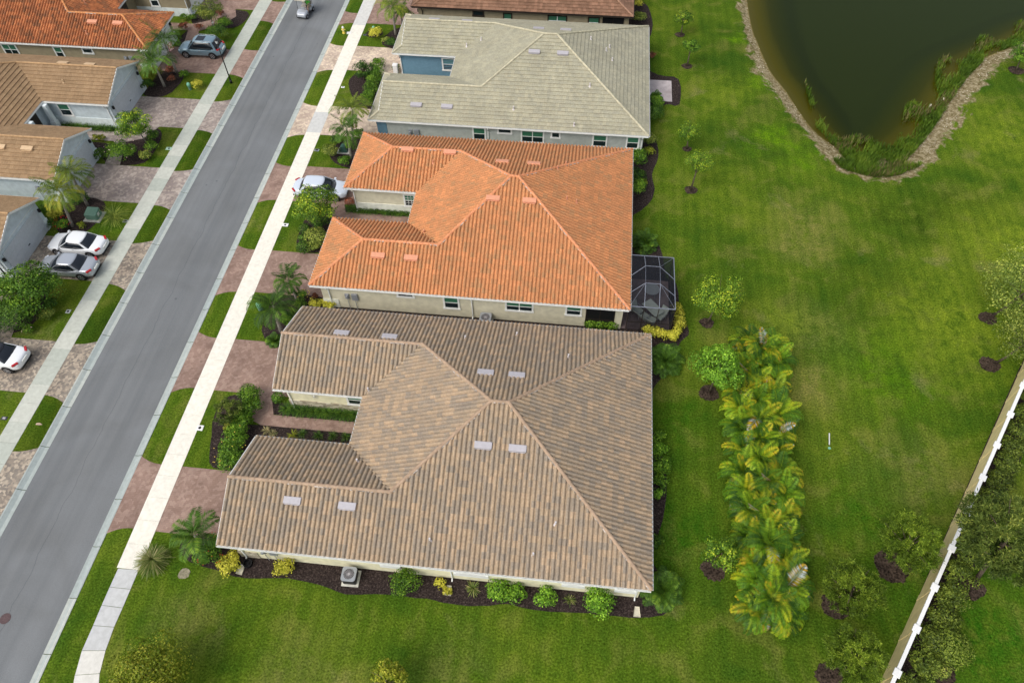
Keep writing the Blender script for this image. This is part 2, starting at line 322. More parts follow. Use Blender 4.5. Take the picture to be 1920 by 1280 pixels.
M['pane_dark']=glass('dark_pane',(.012,.022,.025,1))
M['carglass']=glass('car_glass',(.008,.012,.018,1),.05)
M['screen']=None
def screen(name,col,al):
    m,n,p=newmat(name,.7,.2); p.inputs['Base Color'].default_value=col
    t=n.nodes.new('ShaderNodeBsdfTransparent'); mx=n.nodes.new('ShaderNodeMixShader'); mx.inputs[0].default_value=al
    n.links.new(t.outputs[0],mx.inputs[1]); n.links.new(p.outputs[0],mx.inputs[2]); n.links.new(mx.outputs[0],n.nodes['Material Output'].inputs['Surface']); return m
M['screen']=screen('insect_screen',(.012,.014,.020,1),.55)
def siding():
    m=plain('blue_siding',(.135,.255,.34,1),.7,var=.05); return m
M['siding']=siding()
# foliage
M['trunk']=plain('bark',(.16,.125,.09,1),.95,.1,var=.3,scale=12,bmp=.6)
M['palmtrunk']=plain('palm_bark',(.30,.27,.23,1),.9,.1,var=.2,scale=10,bmp=.5)
L=leaf_mat
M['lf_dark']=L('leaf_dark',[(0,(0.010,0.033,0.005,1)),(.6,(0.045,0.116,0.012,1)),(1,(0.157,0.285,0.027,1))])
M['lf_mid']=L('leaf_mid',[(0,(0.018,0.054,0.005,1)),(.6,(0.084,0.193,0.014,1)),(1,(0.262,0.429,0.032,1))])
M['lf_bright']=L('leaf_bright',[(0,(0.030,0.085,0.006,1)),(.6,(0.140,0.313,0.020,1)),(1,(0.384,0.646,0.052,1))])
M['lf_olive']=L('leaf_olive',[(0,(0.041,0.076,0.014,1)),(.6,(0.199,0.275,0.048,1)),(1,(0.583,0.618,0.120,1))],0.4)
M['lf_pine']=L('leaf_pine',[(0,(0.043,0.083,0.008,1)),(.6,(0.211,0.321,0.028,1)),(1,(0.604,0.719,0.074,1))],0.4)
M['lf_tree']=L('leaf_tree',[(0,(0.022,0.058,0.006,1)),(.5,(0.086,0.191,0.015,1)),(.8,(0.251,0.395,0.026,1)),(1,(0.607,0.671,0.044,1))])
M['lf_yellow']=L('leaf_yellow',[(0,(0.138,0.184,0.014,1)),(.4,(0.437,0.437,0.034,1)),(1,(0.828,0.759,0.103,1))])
M['lf_lime']=L('leaf_lime',[(0,(0.050,0.085,0.005,1)),(.6,(0.196,0.250,0.013,1)),(1,(0.456,0.435,0.044,1))])
M['lf_redplant']=L('leaf_red',[(0,(0.069,0.048,0.023,1)),(.6,(0.195,0.072,0.039,1)),(1,(0.429,0.120,0.058,1))])
M['lf_straw']=L('leaf_straw',[(0,(0.075,0.120,0.030,1)),(.5,(0.240,0.240,0.090,1)),(1,(0.630,0.495,0.255,1))])
M['lf_palm']=L('leaf_palm',[(0,(0.018,0.050,0.005,1)),(.6,(0.084,0.186,0.015,1)),(1,(0.267,0.405,0.032,1))])
M['lf_palmy']=L('leaf_palm_sunburnt',[(0,(0.066,0.134,0.015,1)),(.6,(0.198,0.252,0.022,1)),(1,(0.495,0.410,0.038,1))])
M['lf_areca']=L('leaf_areca',[(0,(0.023,0.072,0.006,1)),(.25,(0.063,0.154,0.008,1)),(.5,(0.153,0.299,0.012,1)),(.68,(0.306,0.412,0.015,1)),(.84,(0.495,0.412,0.018,1)),(.92,(0.558,0.278,0.020,1)),(.945,(0.405,0.433,0.420,1)),(1,(0.540,0.597,0.600,1))],.2)
M['fl_red']=plain('red_flower',(.55,.02,.015,1),.6); M['fl_pink']=plain('pink_flower',(.80,.55,.52,1),.6)
M['fl_yellow']=plain('yellow_flower',(.85,.60,.10,1),.6)
M['lf_tuft']=L('leaf_tuft',[(0,(.05,.10,.015,1)),(.55,(.13,.18,.03,1)),(.85,(.26,.26,.08,1)),(1,(.46,.38,.20,1))])
M['lf_hedge']=L('leaf_hedge',[(0,(.020,.040,.005,1)),(.6,(.090,.135,.016,1)),(1,(.23,.29,.035,1))])
# ================= SETTING =================
SH_OUT=[(15.6,112),(15.6,92)]+pts([(1382,0),(1395,62),(1410,118),(1438,162),(1460,185),(1487,225),(1525,265),(1547,295),(1570,320),(1602,332),(1645,340),(1675,339),(1722,325),(1752,295),(1785,252),(1802,225),(1830,180),(1865,137),(1905,106)])+[(50,75),(62,79),(76,88),(76,112)]
SH_WAT=[(17.1,112),(17.1,92)]+pts([(1401,0),(1411,50),(1427,90),(1445,128),(1472,162),(1497,200),(1524,236),(1556,262),(1600,282),(1650,290),(1690,282),(1728,252),(1758,215),(1790,165),(1815,128),(1848,104),(1908,79)])+[(49,78),(60,83),(74,91),(74,112)]
def smooth_poly(P,k=4):
    out=[];n=len(P)
    for i in range(n):
        p0,p1,p2,p3=[np.array(P[(i+j-1)%n]) for j in range(4)]
        for t in np.arange(k)/k:
            out.append(tuple(.5*((2*p1)+(-p0+p2)*t+(2*p0-5*p1+4*p2-p3)*t*t+(-p0+3*p1-3*p2+p3)*t**3)))
    return out
SH_OUT=smooth_poly(SH_OUT); SH_WAT=smooth_poly(SH_WAT)
def sdist(X,Y,P):
    "signed distance, positive inside"
    P=np.array(P); Q=np.roll(P,-1,0); d=np.full(X.shape,1e9); ins=np.zeros(X.shape,bool)
    for (x1,y1),(x2,y2) in zip(P,Q):
        ex,ey=x2-x1,y2-y1; L2=ex*ex+ey*ey+1e-12
        t=np.clip(((X-x1)*ex+(Y-y1)*ey)/L2,0,1)
        d=np.minimum(d,np.hypot(X-x1-t*ex,Y-y1-t*ey))
        c=((y1>Y)!=(y2>Y))&(X<(x2-x1)*(Y-y1)/(y2-y1+1e-12)+x1); ins^=c
    return np.where(ins,d,-d)
KW0,KW1,KE1,KE0=-33.55,-32.95,-27.12,-26.62
def ground():
    xs=np.unique(np.round(np.concatenate([np.arange(-300,-60,20),np.arange(-60,-34,2),[-33.60,KW0,-30,KE0,-26.57],np.arange(-26,12.1,2),np.arange(13,47.5,.5),np.arange(48,80,2),np.arange(80,320,20)]),3))
    ys=np.unique(np.round(np.concatenate([np.arange(-200,0,20),np.arange(0,47,2),np.arange(47,90,.5),np.arange(90,120,3),np.arange(120,400,20)]),3))
    X,Y=np.meshgrid(xs,ys); so=sdist(X,Y,SH_OUT); sw=sdist(X,Y,SH_WAT)
    Z=np.zeros(X.shape)
    band=(so>0)&(sw<=0); Z[band]=-.42*(so[band]/(so[band]-sw[band]))
    w=sw>0; Z[w]=-.42-np.minimum(sw[w],2.4)*.20-np.clip(sw[w]-2.4,0,4)*.42
    Z[(X>=KW0-.001)&(X<=KE0+.001)]=-.14
    nx,ny=len(xs),len(ys)
    V=np.stack([X.ravel(),Y.ravel(),Z.ravel()],1)
    F=[(j*nx+i,j*nx+i+1,(j+1)*nx+i+1,(j+1)*nx+i) for j in range(ny-1) for i in range(nx-1)]
    me=bpy.data.meshes.new('ground'); me.from_pydata(V.tolist(),[],F)
    a=me.attributes.new('shore','FLOAT','POINT'); a.data.foreach_set('value',so.ravel().astype(np.float32))
    me.polygons.foreach_set('use_smooth',[True]*len(F))
    o=link('ground',me,None,M['grass']); tag(o,kind='structure')
ground()
def sheet(name,poly,z,mat,kind='structure'):
    mb=MB(); n=len(poly); ar=sum(poly[i][0]*poly[(i+1)%n][1]-poly[(i+1)%n][0]*poly[i][1] for i in range(n))
    if ar<0: poly=list(poly)[::-1]
    mb.add([(x,y,z) for x,y in poly],[tuple(range(n))])
    o=mb.build(name,mat); 
    bm=bmesh.new(); bm.from_mesh(o.data); bmesh.ops.triangulate(bm,faces=bm.faces[:]); bm.to_mesh(o.data); bm.free()
    return tag(o,kind=kind)
tag(sheet('pond_water',[(14.5,48),(80,48),(80,112),(14.5,112)],-.44,M['water']),kind='structure')
sheet('road',[(KW1-.02,-60),(KE1+.02,-60),(KE1+.02,170),(KW1-.02,170)],-.085,M['asphalt'])
def slabs(name,segs,mat,w0=None):
    "segs: list of (quad corners, tone); slabs 3 cm thick"
    me=bpy.data.meshes.new(name); V=[];F=[];U=[]
    for q,z,t in segs:
        b=len(V); V+=[(x,y,z) for x,y in q]+[(x,y,z-.08) for x,y in q]
        F+=[(b,b+1,b+2,b+3)]+[(b+4+i,b+4+(i+1)%4,b+(i+1)%4,b+i) for i in range(4)]; U+=[t]*20
    me.from_pydata(V,[],F); uv=me.uv_layers.new(name='UVMap'); 
    uv.data.foreach_set('uv',np.stack([np.array(U),np.zeros(len(U))],1).ravel().astype(np.float32))
    o=link(name,me,None,mat); return tag(o,kind='structure')
def kerb(name,xo,xi):
    "mountable kerb: raised back edge, shallow valley beside the road"
    V=[];F=[];U=[]; s=1 if xi>xo else -1
    prof=[(xo-.03*s,-.14),(xo-.03*s,.018),(xo+.06*s,.018),(xo+.16*s,-.03),(xo+.34*s,-.088),(xi,-.078)]
    y=-60
    while y<170:
        t=rnd.random()*.7+.15; b=len(V); y2=y+3.05
        for yy in (y,y2-.035): V+=[(x,yy,z) for x,z in prof]
        k=len(prof)
        for i in range(k-1):
            F.append((b+i,b+i+1,b+k+i+1,b+k+i) if s<0 else (b+i,b+k+i,b+k+i+1,b+i+1)); U+=[t if i!=3 else t*.45]*4
        y=y2
    me=bpy.data.meshes.new(name); me.from_pydata(V,[],F); uv=me.uv_layers.new(name='UVMap')
    uv.data.foreach_set('uv',np.stack([np.array(U),np.zeros(len(U))],1).ravel().astype(np.float32))
    tag(link(name,me,None,M['kerb']),kind='structure')
kerb('kerb',KW0,KW1); kerb('kerb',KE0,KE1)
# sidewalks
seg=[]; y=12.05
def ewalk():
    segs=[]; y=12.08
    while y<150:
        t=.95+rnd.uniform(-.04,.04)
        if 51.2<y<54.2: t=.35
        if 69.5<y: t=.45+rnd.uniform(-.03,.03)
        yy=y+1.50; segs.append(([(-25.07,y),(-23.70,y),(-23.70,yy-.010),(-25.07,yy-.010)],.022,t)); y=yy
    # curved southern run, joints as photographed
    Lp=pts([(222,1065),(206,1100),(191,1134),(175,1172),(154,1219),(141,1265),(134,1300)]); Rp=pts([(260,1068),(245,1104),(230,1139),(214,1175),(198,1219),(187,1262),(184,1300)])
    for i in range(len(Lp)-1):
        a,b=Lp[i],Rp[i]; c,d=Rp[i+1],Lp[i+1]
        t=.22 if i<4 else .55
        if i>=4: t=.6
        g_=.012
        segs.append(([(d[0],d[1]+g_),(c[0],c[1]+g_),(b[0],b[1]-g_),(a[0],a[1]-g_)],.022,t))
    x0,x1,y=Lp[-1][0],Rp[-1][0],Lp[-1][1]
    segs.append(([(x0+.3,y-6),(x1+.3,y-6),(x1,y-.02),(x0,y-.02)],.022,.5))
    slabs('sidewalk',segs,M['walk_white'])
    segs=[]; y=-40
    while y<150: segs.append(([(-36.55,y),(-35.16,y),(-35.16,y+1.508),(-36.55,y+1.508)],.022,rnd.random())); y+=1.52
    slabs('sidewalk',segs,M['walk_grey'])
ewalk()
# aprons and driveways: the paved remainder between the grass islands
EI=[(76.5,77.0,73.2,72.9)]+[(70.35,70.95,66.95,66.6),(61.75,62.35,56.9,56.45),(51.6,52.15,48.2,47.8),(43.0,43.5,38.1,37.75),(32.8,33.35,29.4,28.95),(24.1,24.65,19.25,18.8),(14.0,14.5,-60,-60)]
WI=[(76,76,74.5,74.5),(70.5,70.0,65.1,65.0),(60.65,60.1,56.2,56.7),(51.9,51.5,46.2,46.6),(41.9,41.45,37.45,37.95),(33.15,32.6,27.4,27.8),(23.05,22.55,18.7,19.15),(14.2,13.9,9,9.4)]
def arc(a,b,k=5,bulge=.12):
    "slightly curved island edge"
    return [(a[0]+(b[0]-a[0])*t,a[1]+(b[1]-a[1])*t+bulge*math.sin(math.pi*t)) for t in [i/k for i in range(k+1)]]
mats_e=['paver_red','paver_light','paver_light','paver_red','paver_red','paver_red','paver_red']
for i in range(7):
    kt,st=EI[i][2],EI[i][3]; kb,sb=EI[i+1][0],EI[i+1][1]
    poly=arc((KE0,kt),(-25.08,st),bulge=-.12)+arc((-25.08,sb),(KE0,kb),bulge=.15)
    sheet('driveway',poly,.012,M[mats_e[i]])
mats_w=['paver_red','paver_red','paver_mauve','paver_mauve','paver_blend','paver_blend','paver_blend']
for i in range(7):
    st,kt=WI[i][2],WI[i][3]; sb,kb=WI[i+1][0],WI[i+1][1]
    poly=arc((KW0,kt),(-35.16,st),bulge=-.1)+arc((-35.16,sb),(KW0,kb),bulge=.12)
    sheet('driveway',poly,.012,M[mats_w[i]])
XF=-17.6
ED=[(77.5,71.0,'paver_red'),(66.7,62.45,'paver_light'),(56.55,52.3,'paver_light'),(47.95,43.5,'paver_red'),(37.8,33.45,'paver_red'),(29.0,24.6,'paver_red'),(18.8,14.45,'paver_red')]
for a,b,m in ED: sheet('driveway',[(-23.72,b),(XF,b),(XF,a),(-23.72,a)],.012,M[m])
WD=[(78,72.5,'paver_red'),(64.85,60.6,'paver_red'),(56.4,52.05,'paver_mauve'),(46.5,42.0,'paver_mauve'),(37.6,33.3,'paver_blend'),(27.5,23.1,'paver_blend'),(17.9,13,'paver_blend')]
for a,b,m in WD: sheet('driveway',[(-36.53,b),(-43.0,b),(-43.0,a),(-36.53,a)],.012,M[m])
# entry walks between the wings
sheet('path',[(-21.4,24.6),(-20.2,22.5),(-19.6,22.25),(-12,22.25),(-12,23.1),(-19.0,23.1),(-19.6,24.6)],.045,M['paver_red'])
sheet('path',[(-20.4,43.5),(-19.6,41.3),(-12,41.0),(-12,42.55),(-18.9,42.6),(-19.2,43.5)],.045,M['paver_red'])
sheet('path',[(-20.2,62.45),(-19.6,60.0),(-12,60.0),(-12,61.2),(-18.5,61.2),(-18.8,62.45)],.045,M['paver_light'])
for poly_,m_k in [([(-48,49.6),(-41,49.6),(-39.6,50.2),(-38.8,52.05),(-42.6,52.05),(-42.6,50.9),(-48,50.9)],'paver_mauve'),([(-40.2,46.5),(-41,49.6),(-42.0,49.6),(-41.6,46.5)],'paver_mauve'),
  ([(-48,67.9),(-41,67.9),(-39,69.2),(-38,71),(-38.6,72.5),(-40.2,72.5),(-40.6,70),(-42,69.2),(-48,69.2)],'paver_red'),([(-40.2,64.85),(-41,67.9),(-42.2,67.9),(-41.6,64.85)],'paver_red'),
  ([(-48,30.6),(-40.6,30.6),(-40,31.9),(-41.0,33.3),(-42.6,33.3),(-42.2,31.9),(-48,31.9)],'paver_blend'),([(-40,27.5),(-40.6,30.6),(-42,30.6),(-41.6,27.5)],'paver_blend')]: sheet('path',poly_,.045,M[m_k])
sheet('patio',[(5.2,60.2),(8.25,60.2),(8.25,63.55),(5.2,63.55)],.050,M['paver_patio'])
sheet('patio',[(3.6,32.75),(7.45,32.75),(7.45,37.6),(3.6,37.6)],.050,plain('patio_slab',(.20,.15,.15,1),.8,var=.15,scale=3))
# mulch beds
def wob(P,a=.06,k=3):
    P=smooth_poly(P,k); return [(x+rnd.uniform(-a,a),y+rnd.uniform(-a,a)) for x,y in P]
BEDN=[0]
def bed(P,z=.008,name='mulch_bed',a=.04):
    BEDN[0]+=1; return sheet(name,wob(P,a),.0150+BEDN[0]*.0006,M['mulch'])
bed([(-20.9,14.5),(-21.2,13.6),(-20.2,13.0),(-18.7,12.4),(-16.7,12.3),(-14.9,12.5),(-12.9,12.3),(-11.3,12.0),(-8.8,12.2),(-6.65,12.2),(-5.4,12.1),(-3.6,12.1),(-2,12.4),(-.5,12.25),(2.4,12.35),(4.8,12.4),(6,12.5),(7.0,12.9),(7.3,13.9),(6.3,15.4),(6.2,16.3),(6.6,17.6),(7.0,20),(7.0,21.6),(6.7,23.3),(6.1,25),(6.0,27.0),(6.6,28.4),(7.5,29.5),(7.6,31.2),(3.6,32.9),(-4,32.95),(-17.6,32.95),(-19.5,30.2),(-19,28.9),(-10,26),(-5,20),(-10,15),(-18,14.6)])
bed([(7.3,31.0),(8.3,32.0),(8.9,33.0),(8.3,34.6),(8.1,37.4),(7.3,38.0),(7.1,40.2),(6.6,41.6),(5.2,41.8),(4.2,41.8),(4.2,31.8)])
bed([(4.1,44),(6.0,46),(6.5,48),(6.3,49.8),(6.9,52.2),(6.5,55),(5.5,57.2),(6.9,58.3),(7.6,59.8),(8.9,59.9),(9.0,63.9),(7,64.5),(5.4,66),(5.2,69),(6.3,71.5),(6.5,74.5),(5.5,78),(3,78),(3,44)])
bed([(-20.6,22.2),(-19.4,20.1),(-12,20.1),(-12,22.2)],a=.015); bed([(-19.6,24.0),(-19,23.15),(-12.2,23.1),(-12.2,24.0),(-18,24.1)],a=.01)
bed([(-22.4,20.3),(-21.7,18.95),(-19.6,18.95),(-19.2,20.4),(-20.6,22.6),(-20.8,24.3),(-22.4,24.3),(-23.0,23.0)])
bed([(-20.5,14.35),(-21.9,13.9),(-21,12.9),(-18,12.6),(-18,14.35)]); bed([(-19.0,29.1),(-21.6,29.3),(-22.2,31.6),(-21.6,33.3),(-17.6,33.2),(-18,29.6)])
bed([(-19.6,38.0),(-21.5,38.0),(-22.1,39.6),(-22.0,42),(-21.5,43.3),(-20.6,43.3),(-19.5,41.0),(-18.6,39.5)])
bed([(-18.6,43.3),(-19.3,42.8),(-19.2,42.45),(-12.6,42.4),(-12.6,43.4)],a=.01); bed([(-19.3,41.3),(-19.3,39.2),(-12.6,39.2),(-12.6,41.0)],a=.01)
bed([(-20.4,62.3),(-22.6,62.0),(-23.0,60.2),(-21.9,57.8),(-21.4,56.7),(-18.6,56.7),(-18.4,59.9),(-19.6,60.8)]); bed([(-19,61.9),(-18.2,61.2),(-12.6,61.2),(-12.6,62)],a=.01)
bed([(-18.5,48.1),(-20.7,48.3),(-22.1,49.5),(-21.8,51.2),(-20,52.1),(-17.8,52.2)]); bed([(-18.4,66.8),(-20.8,66.9),(-21.3,68.2),(-20.4,70.2),(-18.8,70.9),(-17.8,70.9)])
bed([(-22.9,69.9),(-21.9,69.9),(-21.5,69.1),(-22.4,68.4),(-23.3,68.8)]); bed([(-42.3,58.9),(-42.3,56.6),(-40.4,56.5),(-39.6,57.9),(-39.7,60.3),(-42.3,60.5)])
bed([(-42.2,47.2),(-40.5,46.55),(-38.2,47.0),(-37.9,49.5),(-38.6,51.6),(-40.6,51.7),(-41.4,49.6),(-42.6,49.0)]); bed([(-48,49.2),(-48,48.0),(-42.6,48),(-41.8,49.2)],a=.01); bed([(-48,51.3),(-48,50.8),(-42.8,50.8),(-42.8,51.5)],a=.01)
bed([(-42.3,42),(-42.3,38.9),(-41.2,37.9),(-39.7,38.1),(-38.9,40),(-39.6,41.9)]); bed([(-42.4,33.2),(-41.0,33.2),(-39.6,32.6),(-38.9,29.3),(-40,27.9),(-42.3,27.6),(-41.6,30.4),(-43,31.0),(-43,32.2)])
bed([(-42.3,69.3),(-38.4,68.6),(-36.9,69.8),(-37.2,72.1),(-42.3,72.3)]); bed([(-42.3,67.8),(-39.8,66.9),(-40.4,65.1),(-42.3,64.95)])
for px,py,r in [(1325,606,.62),(1329,737,.8),(1338,1067,.88),(1295,357,.66),(1288,280,.5),(1288,125,.62),(1275,66,.6),(1852,597,.75),(1855,684,.85),(1672,1062,1.25),(1566,1136,.95),(1556,1266,.9),(1812,1098,1.1),(1905,133,.9),(1765,1258,.9)]:
    x,y,_=at(px,py); k=10
    r*=.86; sheet('tree_mulch_ring',[(x+r*math.cos(2*math.pi*i/40)*rnd.uniform(.88,1.08)*(1+.08*math.sin(3*i/6.3+px)),y+r*.92*math.sin(2*math.pi*i/40)*rnd.uniform(.88,1.08)) for i in range(40)],.040,M['ring'])
# mulch along the boundary wall
F0=np.array([29.81,29.15]); FD=np.array([-1.4525,-2.335]); FN=np.array([FD[1],-FD[0]])/np.hypot(*FD)*-1   # FN: east side
def fp(t,o=0): q=F0+FD*t+FN*o; return (float(q[0]),float(q[1]))
bed([fp(-6,.1),fp(-6,2.1),fp(0,2.0),fp(4,1.9),fp(7,1.8),fp(10,1.8),fp(10,.1)],z=.01)
# ================= HOUSES =================
ZE=2.70
def roof_face(poly,style,per=.275,crs=.37):
    "one tiled slope: polygon (3-D, planar) covered with courses of tiles; returns arrays v,f,uv"
    P=[Vector(p) for p in poly]
    n=Vector((0,0,0))
    for i in range(len(P)):
        a=P[i];b=P[(i+1)%len(P)]; n+=a.cross(b)
    n.normalize()
    if n.z<0: n=-n
    U=Vector((0,0,1)).cross(n).normalized(); Vv=n.cross(U).normalized()   # Vv up-slope
    O=min(P,key=lambda p:p.z)
    q=[((p-O).dot(U),(p-O).dot(Vv)) for p in P]
    u0=min(a for a,b in q);u1=max(a for a,b in q);v1=max(b for a,b in q)
    u0=math.floor(u0/per)*per-per*(.5 if style=='flat' else 0)
    if style=='barrel':
        k=8; pu=np.array([0,.055,.20,.36,.52,.66,.76,.84]); nn_=int(math.ceil((u1-u0)/per))+1; us=((np.arange(nn_)[:,None]+pu[None,:])*per).ravel()
        prof=np.array([0,.062,.098,.110,.098,.062,0,-.006]); hu=np.tile(prof,len(us)//k+1)[:len(us)]
    else:
        m=int(math.ceil((u1-u0)/per))+1
        us=np.sort(np.concatenate([np.arange(m)*per,np.arange(m)*per+per-.012])); hu=np.tile([0.0,0.0],m)
    nc=int(math.ceil(v1/crs)); vv=[];hv=[]
    st=.055 if style=='flat' else .024
    for c in range(nc):
        vv+=[c*crs,(c+1)*crs-.006]; hv+=[st+.012,.012]
    vv=np.array(vv)-.03;hv=np.array(hv)
    Ug,Vg=np.meshgrid(us+u0,vv); H=hu[None,:]+hv[:,None]
    if style=='flat':
        jit=np.random.default_rng(3).uniform(0,.006,(nc,len(us)//2+1))
        for c in range(nc):
            for r_ in (2*c,2*c+1): H[r_,:]+=np.repeat(jit[c],2)[:len(us)]
    pt=np.array(O)[None,None,:]+Ug[...,None]*np.array(U)+Vg[...,None]*np.array(Vv)+H[...,None]*np.array(n)
    ny,nx=Ug.shape
    verts=pt.reshape(-1,3); idx=np.arange(ny*nx).reshape(ny,nx)
    F=np.stack([idx[:-1,:-1],idx[:-1,1:],idx[1:,1:],idx[1:,:-1]],-1).reshape(-1,4)
    # drop faces clearly outside, to keep clipping quick
    cu=(Ug[:-1,:-1]+Ug[1:,1:]).ravel()/2; cv=(Vg[:-1,:-1]+Vg[1:,1:]).ravel()/2
    keep=sdist(cu,cv+.03,q)>-.6; F=F[keep]; rows=np.repeat(np.arange(ny-1),nx-1)[keep]
    me=bpy.data.meshes.new('t'); me.from_pydata(verts.tolist(),[],F.tolist())
    uv=me.uv_layers.new(name='UVMap')
    crow=rows//2
    stag=(crow%2)*.5 if style=='flat' else 0
    ul=(Ug.ravel()[F]-u0)/per*(1 if style!='flat' else 1)+ (stag[:,None] if style=='flat' else 0)
    # keep every vertex of a face inside the same tile cell
    cuu=ul.mean(1,keepdims=True); ul=np.floor(cuu)+np.clip(ul-np.floor(cuu),.02,.98)
    vl=np.repeat(crow[:,None]+.5,4,1)
    uv.data.foreach_set('uv',np.stack([ul,vl],-1).reshape(-1).astype(np.float32))
    bm=bmesh.new(); bm.from_mesh(me); bpy.data.meshes.remove(me)
    for i in range(len(P)):
        a=P[i];b=P[(i+1)%len(P)]; e=(b-a)
        if e.length<.02: continue
        # eave edges overhang by the first row: leave them uncut
        if abs(a.z-b.z)<1e-4 and abs((a-O).dot(Vv))<1e-3: continue
        pn=e.cross(n).normalized()
        bmesh.ops.bisect_plane(bm,geom=bm.verts[:]+bm.edges[:]+bm.faces[:],dist=1e-4,plane_co=a,plane_no=pn)
    cs=[f.calc_center_median() for f in bm.faces]
    cu=np.array([(c-O).dot(U) for c in cs]); cv=np.array([(c-O).dot(Vv) for c in cs])
    s=sdist(cu,np.maximum(cv,.004),q)
    bmesh.ops.delete(bm,geom=[f for f,d in zip(bm.faces[:],s) if d<0],context='FACES')
    return bm
def cap_line(mb,a,b,r=.115,seg=.40,m=0):
    "row of overlapping half-round ridge tiles"
    a=Vector(a);b=Vector(b); L=(b-a).length; k=max(1,round(L/seg)); d=(b-a).normalized()
    x=d.cross(Vector((0,0,1))).normalized(); y=x.cross(d).normalized()
    if y.z<0:y=-y
    for i in range(k):
        p=a+d*(L*i/k-.02); q=a+d*(L*(i+1)/k+.03); r0=r*1.08; r1=r*.90; n=7; V=[]
        for c,rr in ((p,r0),(q,r1)):
            for j in range(n):
                an=math.pi*j/(n-1); V.append(c+x*math.cos(an)*rr+y*(math.sin(an)*rr+.045))
        F=[(j,j+1,n+j+1,n+j) for j in range(n-1)]+[tuple(range(n))[::-1],tuple(range(n,2*n))]
        mb.add(V,F,m)
def house(name,label,x0,yS,W,xi,ax,xe,wS,wN,g=0,sgn=1,style='barrel',tile='tile_brown',cap='cap_brown',wall='cream',trim='white',wains=None,wS_wall=None,pitch=.4375,
          windows=(),vents=(),pipes=(),ventmat='ventgrey',downs=(),garage=True,court_wall=None,fi_=.55,fas='white',garagemat='door_grey',group='villas along the street',fside=.35):
    "U-plan villa: two garage wings to the street, hipped main block behind. Distances in x run away from the street."
    root=empty(name,(x0,yS,0),0,label,'house',group)
    X=lambda x:sgn*x; L=abs(xe-x0); XI=abs(xi-x0); AX=abs(ax-x0); hw=W/2; zr=ZE+pitch*hw; sw=(zr-ZE)/(AX-XI); BX=L-hw
    zS=ZE+pitch*wS/2; zN=ZE+pitch*wN/2; JS=XI+(zS-ZE)/sw; JN=XI+(zN-ZE)/sw
    A=(AX,hw,zr);B=(BX,hw,zr); js=(JS,wS/2,zS); jn=(JN,W-wN/2,zN)
    gS=min(g,wS/2); gN=min(g,wN/2); hip=g>=wS/2
    T=lambda p:(X(p[0]),p[1],p[2])
    def gab(gg,y0,y1,ym,zm):   # end of a wing: eave corners, clipped corners, ridge end
        return (0,y0,ZE),(gg,y0+gg,ZE+pitch*gg),(gg,ym,zm) ,(gg,y1-gg,ZE+pitch*gg),(0,y1,ZE)
    a0,a1,a2,a3,a4=gab(gS,0,wS,wS/2,zS); b0,b1,b2,b3,b4=gab(gN,W-wN,W,W-wN/2,zN)
    def cl(l):
        o=[]
        for p in l:
            if not o or (Vector(p)-Vector(o[-1])).length>.02: o.append(p)
        return o
    faces=[cl([a0,(L,0,ZE),B,A,js,a2,a1]),cl([a4,a3,a2,js,(XI,wS,ZE)]),cl([b0,b1,b2,jn,(XI,W-wN,ZE)]),cl([b4,(L,W,ZE),B,A,jn,b2,b3]),
           [(XI,wS,ZE),js,A,jn,(XI,W-wN,ZE)],[(L,0,ZE),(L,W,ZE),B]]
    if g>0: faces+= [cl([a0,a1,a3,a4]) if not hip else [a0,a2,a4],cl([b0,b1,b3,b4]) if not hip else [b0,b2,b4]]
    bmj=bmesh.new(); tmp=bpy.data.meshes.new('tmp')
    for f in faces:
        b_=roof_face([T(p) for p in f],style); b_.to_mesh(tmp); b_.free(); bmj.from_mesh(tmp)
    me=bpy.data.meshes.new('roof'); bmj.to_mesh(me); bmj.free(); bpy.data.meshes.remove(tmp)
    roof=link('roof',me,root,M[tile])
    caps=[(js,a2),(js,A),(A,B),(jn,A),(jn,b2),(B,(L,0,ZE)),(B,(L,W,ZE))]
    if g>0: caps+=[(a1 if not hip else a2,a0),(a3 if not hip else a2,a4),(b1 if not hip else b2,b0),(b3 if not hip else b2,b4)]
    mo=MB()
    for p,q in caps:
        if (Vector(p)-Vector(q)).length<.1: continue
        cm=MB(); cap_line(cm,T(p),T(q),.115 if style=='barrel' else .10); cm.build('ridge_tiles',M[cap],roof,smooth=False)
        P_,Q_=Vector(T(p)),Vector(T(q)); d=(Q_-P_); k=int(d.length/.12); x_=d.cross(Vector((0,0,1))).normalized()
        for i in range(k):     # broken mortar squeezed out under the caps
            if math.sin(i*.35+p[0]*3)+rnd.uniform(-1,1)>.35:
                c=P_+d*((i+.5)/k)+x_*(.115*(1 if x_.y<0 else -1)); mo.bar(c-d.normalized()*.062+Vector((0,0,.07)),c+d.normalized()*.062+Vector((0,0,.07)),.045,.06)
    if style=='barrel': mo.build('mortar_bedding',M['mortar'],roof)['kind']='stuff'
    # ---- walls ----
    fi=fi_; si=fside
    zt=ZE-.14
    wm=MB()
    foot=[(fi,si),(L-si,si),(L-si,W-si),(fi,W-si),(fi,W-wN+si),(XI+si,W-wN+si),(XI+si,wS-si),(fi,wS-si)]
    wm.prism([(X(x),y) for x,y in foot],0,zt)
